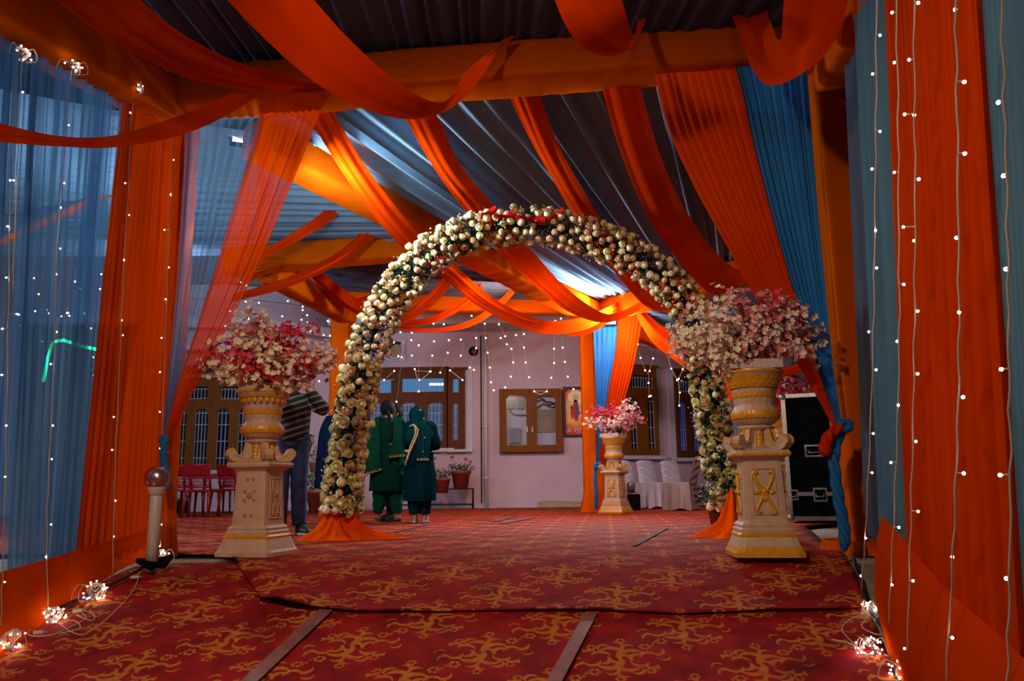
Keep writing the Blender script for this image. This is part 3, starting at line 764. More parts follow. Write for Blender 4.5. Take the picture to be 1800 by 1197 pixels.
# framed poster with a plain generic figure and the words on it
t = on_wall('framed_poster', 'dark framed orange devotional poster on the wall beside the meter cabinet', 'poster', PC)
R = PC.rect(990, 680, 1046, 768); fr = .05
mb = MB(); plate(mb, R, [(R[0] + fr, R[1] - fr, R[2] + fr, R[3] - fr)], 0, .05); mb.build('frame', solid('dark_brown_frame', (0.03, 0.012, 0.01), None, 6, 0.4), t, False)
def poster_mat():
    m, nt, out = _new('poster_print')
    b = nt.nodes.new('ShaderNodeBsdfPrincipled'); b.inputs['Roughness'].default_value = 0.3
    tc = nt.nodes.new('ShaderNodeTexCoord'); g = nt.nodes.new('ShaderNodeTexGradient'); g.gradient_type = 'SPHERICAL'
    mp = nt.nodes.new('ShaderNodeMapping'); mp.inputs['Location'].default_value = (-(R[0] + R[1]) / 2 * 1.9, 0, -(R[2] + R[3]) / 2 * 1.9 - .1); mp.inputs['Scale'].default_value = (1.9, 0, 1.9)
    nt.links.new(tc.outputs['Object'], mp.inputs[0])
    n = nt.nodes.new('ShaderNodeTexNoise'); n.inputs['Scale'].default_value = 4; nt.links.new(tc.outputs['Object'], n.inputs['Vector'])
    va = nt.nodes.new('ShaderNodeVectorMath'); va.operation = 'MULTIPLY_ADD'; nt.links.new(n.outputs['Color'], va.inputs[0]); va.inputs[1].default_value = (.8, 0, .8); nt.links.new(mp.outputs[0], va.inputs[2])
    vb = nt.nodes.new('ShaderNodeVectorMath'); vb.operation = 'SUBTRACT'; nt.links.new(va.outputs[0], vb.inputs[0]); vb.inputs[1].default_value = (.4, 0, .4)
    nt.links.new(vb.outputs[0], g.inputs[0])
    r = nt.nodes.new('ShaderNodeValToRGB'); r.color_ramp.elements[0].color = (0.75, 0.02, 0.008, 1); r.color_ramp.elements[1].color = (1.0, 0.62, 0.22, 1); r.color_ramp.elements[1].position = .7
    e = r.color_ramp.elements.new(.3); e.color = (0.95, 0.20, 0.01, 1)
    nt.links.new(g.outputs[1], r.inputs[0]); nt.links.new(r.outputs[0], b.inputs['Base Color']); nt.links.new(b.outputs[0], out.inputs[0]); return m
mb = MB(); local_box(mb, R[0] + fr, R[1] - fr, .005, .015, R[2] + fr, R[3] - fr); pp_ = mb.build('print', poster_mat(), t, False)
def disc(mb, x, z, rx, rz, y): mb.add([(x + rx * math.cos(a * math.pi / 8), y, z + rz * math.sin(a * math.pi / 8)) for a in range(16)], [tuple(range(16))])
mx_, mz_ = PC.hit(1012, 715)
for (nm, items, mt) in (('figure_halo', [(0, .20, .17, .17)], M_YEL), ('figure_arms', [(-.14, .05, .09, .02), (-.14, -.02, .09, .02), (-.13, .11, .08, .02), (.14, .05, .09, .02), (.14, -.02, .09, .02)], M_PEACH),
                        ('figure_robe', [(0, -.08, .07, .24), (-.09, -.12, .03, .16)], solid('print_crimson', (0.5, 0.03, 0.04))), ('figure_sash', [(.02, -.02, .06, .05), (.05, -.14, .05, .04)], solid('print_blue', (0.08, 0.08, 0.35))), ('figure_face', [(0, .19, .07, .09)], M_PEACH)):
    mb = MB()
    if nm == 'figure_arms': 
        for k, (dx, dz, rx, rz) in enumerate(items):
            mb = MB(); disc(mb, mx_ + dx, mz_ + dz, rx, rz, .020 + .001 * k); mb.build('figure_arm', mt, pp_, False)
        continue
    for k, (dx, dz, rx, rz) in enumerate(items): disc(mb, mx_ + dx, mz_ + dz, rx, rz, .017 + .001 * k + (.003 if nm != 'figure_halo' else 0) + (.003 if nm == 'figure_sash' else 0))
    mb.build(nm, mt, pp_, False)
def text_mesh(name, body, size, mat, parent, loc, rot, thick=0.0, align='CENTER'):
    c = bpy.data.curves.new(name, 'FONT'); c.body = body; c.size = size; c.extrude = thick; c.align_x = align
    o = bpy.data.objects.new(name, c); COL.objects.link(o)
    bpy.context.view_layer.update()
    me = bpy.data.meshes.new_from_object(o.evaluated_get(bpy.context.evaluated_depsgraph_get()))
    bpy.data.objects.remove(o)
    me.materials.clear(); me.materials.append(mat)
    q = bpy.data.objects.new(name, me); COL.objects.link(q); q.parent = parent
    q.matrix_local = Matrix(((1, 0, 0, loc[0]), (0, 0, 1, loc[1]), (0, 1, 0, loc[2]), (0, 0, 0, 1)))
    return q
text_mesh('lettering', 'ॐ श्री राम', 0.15, M_WALLW, pp_, ((R[0] + R[1]) / 2 - .0, .024, R[2] + .085), (math.pi / 2, 0, math.pi), 0.001)

# ================================================================== TENT FRAME
def vec(*a): return Vector(a)
def vpost(name, label, px, py, Y, w, dpt, z0, z1, seed=0, mat=None):
    q = P(px, py, Y)
    return beam(name, label, (q.x, Y, z0), (q.x, Y, z1), w, dpt, seed, mat, cat='post', up=Vector((0, 1, 0)))
A0 = P(325, 168, 5.9); A1 = P(1500, 76, 5.75)
beam('wrapped_beam', 'wide orange cloth-wrapped crossbeam spanning above the ramp top', A0, A1, 0.38, 0.33, 1)
C_TOP = P(1050, 545, 14.1)
B0 = P(455, 243, 6.9); B1 = C_TOP + Vector((0, 0, -0.12))
beam('wrapped_beam', 'long orange wrapped beam running back from the left entrance to the bright corner post', B0, B1, 0.42, 0.36, 2)
L0 = vec(-2.85, 2.9, 2.90); L1 = vec(-2.72, 6.1, 3.56)
beam('wrapped_beam', 'sloping orange wrapped beam on top of the left string-light curtain', L0, L1, 0.34, 0.34, 3)
R0 = vec(1.65, 2.4, 2.75); R1 = vec(2.62, 6.0, 3.72)
beam('wrapped_beam', 'sloping orange wrapped beam on top of the right string-light curtain', R0, R1, 0.3, 0.3, 4)
E0 = P(395, 462, 10.6); E1 = P(752, 432, 11.2)
beam('wrapped_beam', 'orange wrapped beam joining the long beam left of the flower arch', E0, E1, 0.36, 0.36, 5)
F1 = P(612, 556, 14.0)
beam('wrapped_beam', 'orange wrapped beam sloping down to the post behind the left vase', P(470, 478, 10.9), F1, 0.30, 0.30, 6)
beam('wrapped_beam', 'dark orange back beam below the far canopy, above the building front', P(590, 528, 14.1), P(1060, 540, 14.3), 0.3, 0.34, 7)
H1 = P(1345, 468, 10.4)
beam('wrapped_beam', 'orange wrapped beam from the bright corner post towards the right vase', C_TOP + Vector((0, 0, -.05)), H1, 0.32, 0.36, 8)
beam('wrapped_beam', 'orange wrapped beam going right behind the flower arch from the corner post', P(1060, 560, 14.2), P(1290, 640, 14.8), 0.3, 0.36, 9)
beam('wrapped_beam', 'lowest orange beam far left seen through the blue sheer', P(260, 308, 9.2), P(-60, 455, 10.0), 0.08, 0.08, 10)
beam('wrapped_beam', 'orange wrapped beam running back along the right side behind the vase bouquet', H1, vec(2.75, 6.1, 3.55), 0.3, 0.3, 11)
q = P(1490, 500, 6.0)
vpost('wrapped_post', 'broad orange satin-wrapped post right of the ramp', 1489, 500, 6.0, 0.37, 0.30, -0.02, 3.75, 12)
vpost('wrapped_post', 'slim orange wrapped post beside the left tied curtain', 312, 500, 6.35, 0.15, 0.2, -0.02, 3.6, 13)
vpost('wrapped_post', 'orange wrapped corner post under the bright flood light', 1034, 700, 14.25, 0.25, 0.25, 0.0, 3.5, 14)
vpost('wrapped_post', 'orange wrapped post between left vase and flower arch', 597, 700, 14.0, 0.34, 0.3, 0.0, 3.5, 15)
# flared cloth at the post feet
def skirt_foot(label, c, r0, r1, h, seed):
    rnd = random.Random(seed); ph = [rnd.uniform(0, 6) for _ in range(4)]
    mb = MB(); n = 60
    def fn(u, v):
        a = 2 * math.pi * u; k = (1 - v) ** 2.0
        r = r1 + (r0 - r1) * k
        r *= 1 + (0.10 * math.sin(9 * a + ph[0] + v * 2) + 0.06 * math.sin(17 * a + ph[1])) * (0.3 + k)
        return Vector((c[0] + r * math.cos(a), c[1] + r * math.sin(a) * 0.9, c[2] + h * v))
    mb.grid(fn, n, 12)
    return tag(mb.build('post_skirt', M_SAT), label, 'drape')
skirt_foot('gathered orange cloth round the foot of the bright corner post', (P(1046, 700, 14.2).x, 14.2, 0.0), 0.30, 0.19, 1.0, 1)
skirt_foot('gathered orange cloth at the foot of the post between vase and arch', (P(593, 700, 14.0).x, 14.0, 0.0), 0.26, 0.19, 0.6, 2)
skirt_foot('crumpled orange cloth at the foot of the left slim post', (P(292, 700, 6.3).x + .02, 6.3, -0.02), 0.13, 0.10, 0.62, 3)
skirt_foot('crumpled orange cloth at the foot of the broad right post', (2.50, 6.0, -0.03), 0.25, 0.235, 0.10, 4)
# gathers: fan pleats where cloth is tied at the beams
def gather(label, p, q, r, n=9, drop=0.5, seed=0, mat=None):
    """fan of pleats from point q spreading round p-axis"""
    rnd = random.Random(seed); mb = MB()
    p = Vector(p); q = Vector(q); ax = (p - q); side = ax.cross(Vector((0, 1, 0.2))).normalized()
    def fn(u, v):
        s_ = (u - 0.5) * 2; w = r * (0.15 + v)
        return q + ax * v + side * s_ * w + Vector((0, -1, 0)) * (0.02 * math.cos(u * n * 6.28) * (0.4 + v)) + Vector((0, 0, -drop * v * (1 - abs(s_)) * 0.2))
    mb.grid(fn, n * 6, 8)
    return tag(mb.build('cloth_gather', mat or M_SAT), label, 'drape')
gather('torn orange gathered cloth end hanging at the left beam tip over the left vase', P(430, 474, 10.35), P(500, 462, 10.45), 0.16, 8, seed=1)
gather('pleated orange gather lit by the corner flood light', P(985, 470, 13.3), P(1052, 545, 13.75), 0.28, 10, seed=2)

# ------------------------------------------------------------------ canopies (ceilings)
def canopy(name, e1, e2, mat, folds, amp, seed, sag=0.0):
    for e in (e1, e2):
        n = len(e)
        for i in range(n):
            u = i / (n - 1); e[i] = e[i] - Vector((0, 0, sag * 4 * u * (1 - u)))
    o = sheet(name, e1, e2, mat, nu=30, nv=folds * 8, folds=folds, amp=amp, seed=seed, irr=0.8, nrm=(0, 0, 1))
    return struct(o)
def seg(a, b, n=8): a = Vector(a); b = Vector(b); return [a.lerp(b, i / n) for i in range(n + 1)]
canopy('ceiling', seg(P(440, 180, 6.1), P(1062, 528, 13.9)), seg(vec(2.75, 5.9, 3.86), P(1350, 445, 10.5)), M_CEIL, 22, 0.045, 3, 0.10)
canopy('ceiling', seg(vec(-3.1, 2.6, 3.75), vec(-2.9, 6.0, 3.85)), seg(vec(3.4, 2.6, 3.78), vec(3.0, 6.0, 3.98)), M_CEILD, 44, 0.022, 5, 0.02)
canopy('ceiling', seg(P(-60, 150, 7.0), P(560, 250, 7.2)), seg(P(-60, 452, 12.2), P(752, 440, 11.6)), M_CEIL, 24, 0.03, 7, 0.04)
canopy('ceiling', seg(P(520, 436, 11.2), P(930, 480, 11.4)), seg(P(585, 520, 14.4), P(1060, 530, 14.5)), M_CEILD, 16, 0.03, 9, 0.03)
canopy('ceiling', seg(P(1105, 538, 13.9), P(1290, 545, 12.6)), seg(P(1115, 562, 15.5), P(1330, 600, 15.0)), M_CEIL, 8, 0.03, 11, 0.02)

# ------------------------------------------------------------------ swags in front
swag('ceiling_swag', 'big orange ceiling swag dipping lowest left of centre at the top', [(400, 0), (468, 70), (555, 145), (640, 190), (722, 208), (797, 188), (848, 135), (882, 68)],
     [(545, -3), (600, 58), (655, 110), (708, 150), (762, 177), (800, 160), (830, 112), (850, 66)][:0] or [(550, -3), (602, 56), (658, 110), (708, 150), (758, 177), (790, 172), (826, 120), (908, 60)], [4.1, 4.2, 4.35, 4.55, 4.8, 5.05, 5.3, 5.5], folds=1, amp=0.008, seed=2)
swag('ceiling_swag', 'long orange ceiling swag sweeping from the top left corner to the centre knot', [(92, -6), (170, 55), (250, 100), (330, 136), (430, 157), (515, 163), (572, 162)],
     [(242, -6), (300, 44), (370, 86), (440, 115), (505, 132), (545, 144), (575, 152)], [4.05, 4.2, 4.4, 4.65, 4.95, 5.3, 5.5], folds=3, amp=0.008, seed=3)
swag('ceiling_swag', 'low orange swag hanging across the left blue curtain', [(458, 163), (402, 200), (322, 235), (205, 258), (100, 257), (-30, 247)],
     [(408, 160), (362, 184), (282, 213), (195, 238), (100, 238), (-30, 208)], [5.45, 5.3, 5.05, 4.6, 4.1, 3.6], folds=1, amp=0.006, seed=4)
swag('ceiling_swag', 'short orange swag lobe hanging down at the top right of centre', [(972, -8), (988, 32), (1008, 65), (1038, 90), (1074, 97), (1102, 86), (1116, 60), (1122, 20)],
     [(1090, -8), (1097, 15), (1104, 38), (1109, 55), (1111, 66), (1118, 66), (1128, 50), (1140, 15)], [4.2, 4.25, 4.35, 4.5, 4.65, 4.85, 5.2, 5.5], folds=2, amp=0.006, seed=5)
swag('ceiling_swag', 'orange swag loop hanging at the top right beside the broad post', [(1494, -8), (1474, 58), (1447, 100), (1417, 124), (1388, 141), (1360, 150), (1340, 145), (1320, 118), (1303, 73), (1284, 20)],
     [(1380, -8), (1376, 25), (1374, 50), (1372, 62), (1370, 68), (1366, 70), (1362, 64), (1358, 50), (1352, 32), (1345, 6)], [4.1, 4.15, 4.25, 4.35, 4.5, 4.65, 4.8, 5.0, 5.2, 5.45], folds=2, amp=0.006, seed=6)

# straps under the canopy
swag('ceiling_strap', 'leftmost bright orange strap under the blue canopy, ending in a low loop', [(535, 188), (556, 228), (600, 300), (650, 370), (700, 427), (740, 458), (778, 488), (832, 532), (900, 570), (960, 587), (1020, 582), (1062, 562), (1096, 536)],
     [(575, 172), (594, 210), (640, 288), (700, 368), (745, 420), (778, 448), (805, 470), (862, 520), (920, 552), (970, 564), (1030, 556), (1074, 536), (1104, 520)], [5.95, 6.3, 7, 7.9, 8.7, 9.4, 10.1, 10.9, 11.6, 12.2, 12.7, 13.1, 13.4], folds=3, amp=0.007, bulge=0.16, seed=11, cat='strap')
swag('ceiling_strap', 'second orange strap from the left under the blue canopy', [(712, 205), (760, 290), (810, 360), (860, 420), (900, 466), (950, 510), (1000, 548), (1060, 567), (1110, 553), (1145, 530)],
     [(766, 198), (810, 290), (855, 345), (900, 405), (940, 446), (985, 496), (1030, 533), (1070, 552), (1108, 540), (1140, 520)], [6.1, 7, 7.9, 8.7, 9.4, 10.1, 10.9, 11.6, 12.2, 12.6], folds=3, amp=0.007, bulge=0.16, seed=12, cat='strap')
swag('ceiling_strap', 'third orange strap from the left, crossing behind the top of the flower arch', [(893, 165), (935, 250), (975, 320), (1020, 400), (1060, 452), (1100, 502), (1140, 541), (1190, 549), (1245, 540)],
     [(945, 158), (985, 260), (1030, 340), (1065, 400), (1100, 442), (1132, 486), (1166, 521), (1205, 529), (1245, 525)], [6.0, 6.8, 7.6, 8.6, 9.3, 10.0, 10.7, 11.1, 11.4], folds=3, amp=0.007, bulge=0.16, seed=13, cat='strap')
swag('ceiling_strap', 'fourth orange strap, passing over the right shoulder of the flower arch', [(1056, 148), (1085, 250), (1115, 330), (1150, 400), (1195, 460), (1240, 510), (1275, 518), (1300, 500)],
     [(1122, 138), (1150, 240), (1180, 320), (1215, 385), (1255, 440), (1290, 470), (1312, 470), (1325, 450)], [5.9, 6.6, 7.3, 8.1, 8.9, 9.6, 10.0, 10.3], folds=3, amp=0.007, bulge=0.16, seed=14, cat='strap')
# thinner garlands of cloth further back
def thin(label, e1, e2, Ys, seed): swag('cloth_garland', label, e1, e2, Ys, folds=2, amp=0.012, seed=seed, bulge=0.25, cat='drape', nu=26)
thin('upper thin orange garland left, from the beam to the tied curtain', [(575, 366), (545, 390), (500, 418), (455, 447)], [(595, 378), (560, 404), (505, 434), (450, 460)], [9.6, 9.4, 9.2, 9.0], 21)
thin('lower thin orange garland left, above the left vase bouquet', [(638, 405), (592, 445), (500, 490), (408, 517)], [(660, 418), (600, 462), (505, 506), (405, 531)], [10.6, 10.2, 9.6, 9.2], 22)
thin('orange cloth loop hanging in front of the post between vase and arch', [(490, 455), (530, 505), (580, 528), (620, 533), (662, 524), (700, 500)], [(500, 450), (545, 490), (590, 518), (622, 525), (655, 516), (690, 494)], [12, 12.4, 12.8, 13, 13.2, 13.4], 23)
thin('orange strap descending behind the left vase bouquet towards the post', [(522, 455), (560, 500), (600, 536), (640, 560)], [(545, 455), (585, 492), (625, 522), (660, 540)], [11.5, 12.2, 12.9, 13.4], 24)
thin('far orange garland rising through the left half of the flower arch', [(795, 465), (760, 510), (720, 545), (680, 562)], [(810, 478), (775, 524), (730, 560), (690, 575)], [12.0, 12.4, 12.8, 13.1], 25)
thin('far orange garland dipping low in front of the round exhaust vent', [(842, 495), (810, 530), (760, 556), (715, 562), (690, 558)], [(850, 505), (815, 542), (762, 568), (715, 574), (688, 572)], [12.6, 12.8, 13.0, 13.2, 13.2], 26)
thin('lowest far orange garland over the building wall', [(900, 505), (870, 535), (820, 566), (760, 578), (710, 572), (680, 560)], [(905, 515), (872, 548), (822, 576), (760, 584), (708, 580), (680, 572)], [12.9, 13.1, 13.3, 13.4, 13.4, 13.4], 27)
thin('orange cloth stretched down right of the corner post behind the bouquet', [(1118, 556), (1150, 605), (1195, 640), (1265, 690), (1300, 712)], [(1130, 545), (1170, 578), (1215, 605), (1280, 640), (1310, 655)], [13.6, 13.2, 12.6, 11.9, 11.5], 28)
thin('orange tie cloth looping from the corner post to the left', [(1085, 520), (1060, 548), (1030, 570), (1000, 582)], [(1100, 530), (1078, 560), (1040, 585), (1000, 592)], [13.55, 13.5, 13.5, 13.5], 29)
thin('orange cloth running behind the right vase below its bouquet', [(1285, 640), (1340, 652), (1400, 640), (1440, 615)], [(1285, 658), (1345, 668), (1405, 655), (1445, 630)], [7.2, 7.3, 7.3, 7.2], 30)

# ------------------------------------------------------------------ tied curtains
def tied(label, e1, e2, Ys, mat, folds, seed, amp=0.016):
    a, b = px_edges(e1, e2, Ys)
    o = sheet('tied_curtain', a, b, mat, nu=40, nv=folds * 6, folds=folds, amp=amp, seed=seed, pinch=lambda u: min(1, .12 + max(0, u - .06) * 7) * (1 - 0.6 * u))
    return tag(o, label, 'curtain')
YR = [5.72, 5.73, 5.74, 5.75, 5.76, 5.77, 5.78]
tied('orange curtain swept down from the crossbeam to a knot on the broad right post', [(1135, 40), (1165, 200), (1215, 320), (1275, 430), (1340, 545), (1405, 645), (1466, 752)],
     [(1275, 25), (1305, 140), (1335, 270), (1368, 400), (1400, 520), (1436, 630), (1474, 748)], YR, M_ORD, 11, 31)
tied('blue curtain hanging beside the broad right post, tied with the orange one', [(1262, 25), (1298, 140), (1328, 270), (1362, 400), (1397, 520), (1432, 630), (1472, 748)],
     [(1412, 20), (1420, 150), (1430, 280), (1440, 400), (1452, 520), (1464, 640), (1480, 748)], [y - .03 for y in YR], M_BL, 9, 32)
YLc = [6.0, 6.0, 6.0, 6.02, 6.05, 6.1, 6.12]
tied('blue sheer curtain swept to the left post, street light glowing through it', [(322, 120), (326, 260), (322, 350), (314, 470), (304, 590), (294, 690), (286, 772)],
     [(486, 105), (458, 235), (428, 330), (388, 460), (350, 580), (316, 680), (291, 772)], YLc, M_BLS, 8, 33, 0.028)
tied('bright orange sheer curtain swept down to a knot on the left post', [(478, 105), (450, 235), (422, 330), (383, 460), (345, 580), (312, 680), (289, 772)],
     [(600, 105), (548, 240), (512, 330), (462, 450), (404, 570), (345, 680), (297, 776)], [y - .03 for y in YLc], M_ORS, 8, 34, 0.034)
YC = [13.95, 13.9, 13.9, 13.95, 14.0]
tied('blue curtain under the flood light at the far corner post', [(1042, 545), (1044, 610), (1047, 680), (1049, 750), (1047, 818)], [(1098, 530), (1088, 610), (1074, 680), (1062, 750), (1053, 818)], YC, M_BL, 6, 35, 0.02)
tied('orange curtain under the flood light at the far corner post', [(1088, 525), (1082, 610), (1070, 680), (1060, 750), (1051, 818)], [(1135, 515), (1122, 600), (1104, 680), (1080, 750), (1056, 820)], [y - .03 for y in YC], M_ORD, 7, 36, 0.02)
def braid(label, pts, r, mat, turns, name='braid', strands=3):
    mb = MB(); m = 60
    for s_ in range(strands):
        pp = []
        for i in range(m + 1):
            u = i / m; c = cr(pts, u); a = 2 * math.pi * (turns * u + s_ / strands)
            env = min(1, 6 * (1 - u) + .35)
            pp.append(c + Vector((math.cos(a), math.sin(a) * .8, 0)) * r * 0.55 * env)
        mb.tube(pp, [r * 0.62 * min(1, 5 * (1 - i / m) + .4) for i in range(m + 1)], 8)
    o = mb.build(name, mat); return tag(o, label, 'tie')
braid('blue twisted cloth tie hanging down the broad right post', [P(1480, 752, 5.55), P(1466, 800, 5.53), P(1473, 870, 5.53), P(1484, 930, 5.55), P(1484, 968, 5.58)], 0.036, M_BL, 2.6)
braid('orange twisted cloth loop at the knot on the broad right post', [P(1478, 748, 5.5), P(1458, 765, 5.48), P(1450, 785, 5.48), P(1452, 800, 5.5)], 0.038, M_OR, 1.2)
braid('blue twisted cloth tie on the left post above the globe lamp', [P(289, 772, 6.0), P(287, 800, 5.98), P(291, 830, 5.98), P(293, 862, 6.0)], 0.026, M_BL, 3.4)
braid('thin blue rope-like tie on the far corner post', [P(1047, 818, 13.85), P(1046, 845, 13.85), P(1048, 870, 13.85), P(1047, 895, 13.9)], 0.03, M_BL, 9)
def knot(label, c, r, mat):
    mb = MB(); c = Vector(c)
    pp = [c + Vector((math.sin(2 * a) * r * .7, -abs(math.cos(a)) * r * .35, math.cos(3 * a) * r * .55)) for a in [i * math.pi / 18 for i in range(37)]]
    mb.tube(pp, r * .38, 8)
    return tag(mb.build('cloth_knot', mat), label, 'knot')
knot('blue rosette knot on the broad right post', P(1484, 748, 5.5), 0.052, M_BL)
knot('orange knot at the left post beside the blue tie', P(289, 772, 6.0), 0.036, M_BL)
knot('small blue knot on the far corner post', P(1050, 818, 13.8), 0.065, M_BL)

# ------------------------------------------------------------------ curtain walls
def wl_edges(pts, hit): return [hit(*p) for p in pts]
def wcurtain(label, top, bot, hit, mat, folds, seed, amp=0.022, name='pleated_curtain', irr=0.8):
    """top, bot: two pixel points each (left, right)"""
    tl, tr = hit(*top[0]), hit(*top[1]); bl, br = hit(*bot[0]), hit(*bot[1])
    e1 = [tl.lerp(bl, i / 6) for i in range(7)]; e2 = [tr.lerp(br, i / 6) for i in range(7)]
    return tag(sheet(name, e1, e2, mat, nu=14, nv=folds * 8, folds=folds, amp=amp, seed=seed, irr=irr), label, 'curtain')
def WLo(off):
    def f(px, py):
        d = ray(px, py); return CP + d * ((-2.75 + off) / d.x)
    return f
wcurtain('pleated blue sheer curtain on the left wall, far end beside the orange one', ((60, 20), (232, 130)), ((20, 1010), (158, 975)), WLo(-.03), M_BLS, 15, 41, 0.025)
wcurtain('pleated blue sheer curtain at the left picture edge', ((-140, -40), (70, 40)), ((-170, 1060), (12, 1010)), WLo(-.05), M_BLS, 14, 42, 0.025)
wcurtain('pleated blue sheer second layer low on the left wall', ((25, 560), (215, 560)), ((15, 1010), (160, 975)), WLo(-.10), M_BLL, 9, 48, 0.02)
wcurtain('pleated orange curtain on the left wall between blue sheer and slim post', ((222, 130), (330, 195)), ((132, 985), (300, 930)), WLo(0), M_ORD, 15, 43, 0.02)
def WRo(off): return lambda px, py: WRt(px, py, off)
wcurtain('narrow pleated blue curtain on the right wall next to the broad post', ((1503, -20), (1572, -20)), ((1552, 925), (1618, 985)), WRo(.02), M_BLW, 10, 44, 0.018)
wcurtain('wide pleated orange curtain on the right wall', ((1563, -20), (1722, -20)), ((1608, 975), (1806, 1180)), WRo(0), M_ORD, 17, 45, 0.024)
wcurtain('pleated blue grey curtain at the right picture edge', ((1718, -20), (1990, -20)), ((1795, 1150), (2100, 1330)), WRo(.015), M_BLW, 14, 46, 0.018)
wcurtain('backing cloth behind the right wall curtains, coloured dark for the shadow there', ((1480, -60), (1990, -60)), ((1525, 940), (2100, 1320)), WRo(.14), M_CEILD, 8, 47, 0.02)  # dark colour stands in for the shadow beside the broad post
# skirts
e1 = [WLo(.04)(*p) for p in ((-70, 1032), (0, 1006), (80, 984), (150, 962), (230, 940), (300, 918))]
e2 = [Vector((WLo(.08)(*p).x, WLo(.08)(*p).y, gz(WLo(.08)(*p).y) - .01)) for p in ((-70, 1032), (0, 1006), (80, 984), (150, 962), (230, 940), (300, 918))]
tag(sheet('curtain_skirt', e1, e2, M_ORD, nu=40, nv=10, amp=0.006, folds=1, bulge=0.02, seed=51), 'smooth orange skirt along the foot of the left curtain wall', 'skirt')
tp = ((1543, 905), (1570, 935), (1612, 985), (1665, 1045), (1730, 1100), (1800, 1166), (1900, 1260))
e1 = [WRt(*p, -.075) for p in tp]
e2 = []
for p in e1: e2.append(Vector((p.x - .035, p.y, gz(p.y) - .01)))
tag(sheet('curtain_skirt', e1, e2, M_ORD, nu=40, nv=10, amp=0.015, folds=1, bulge=-0.03, seed=52), 'orange skirt with sagging top along the foot of the right curtain wall', 'skirt')

# flood lamps
def flood(label, c, tgt, w=0.34, h=0.14):
    c = Vector(c); t = thing('flood_lamp', label, 'lamp'); z = (Vector(tgt) - c).normalized()
    q = z.to_track_quat('-Y', 'Z'); t.matrix_world = Matrix.Translation(c) @ q.to_matrix().to_4x4()
    mb = MB(); mb.box((0, .05, 0), (w + .06, .09, h + .06)); mb.box((0, .10, 0), (w * .7, .04, h * .7)); mb.build('housing', M_BLACK, t, False)
    mb = MB(); mb.box((0, 0.0, 0), (w, .012, h)); mb.build('led_panel', emit('flood_panel', (0.92, 0.97, 1.0), 14), t, False)
    mb = MB(); mb.tube([(-w / 2 - .05, .05, 0), (-w / 2 - .05, .05, h), (w / 2 + .05, .05, h), (w / 2 + .05, .05, 0)], .012, 6); mb.build('bracket', M_BLACK, t)
flood('white glowing flood lamp under the beam at the far corner post', P(1056, 560, 13.75), P(1056, 560, 13.75) + Vector((-.3, -5, -.8)), 0.52, 0.2)
flood('white glowing flood lamp behind the left blue sheer', P(432, 243, 7.35), P(432, 243, 7.35) + Vector((1.2, -3, -.6)), 0.24, 0.09)

# green rope light outside
mb = MB(); pts = [P(*p, 11.0) for p in ((76, 671), (84, 630), (93, 601), (112, 598), (130, 604), (150, 610), (175, 615), (195, 608), (220, 612))]
mb.tube(pts, 0.022, 6); tag(mb.build('rope_light', M_LEDG), 'bright green rope light seen outside through the left blue sheer', 'light')

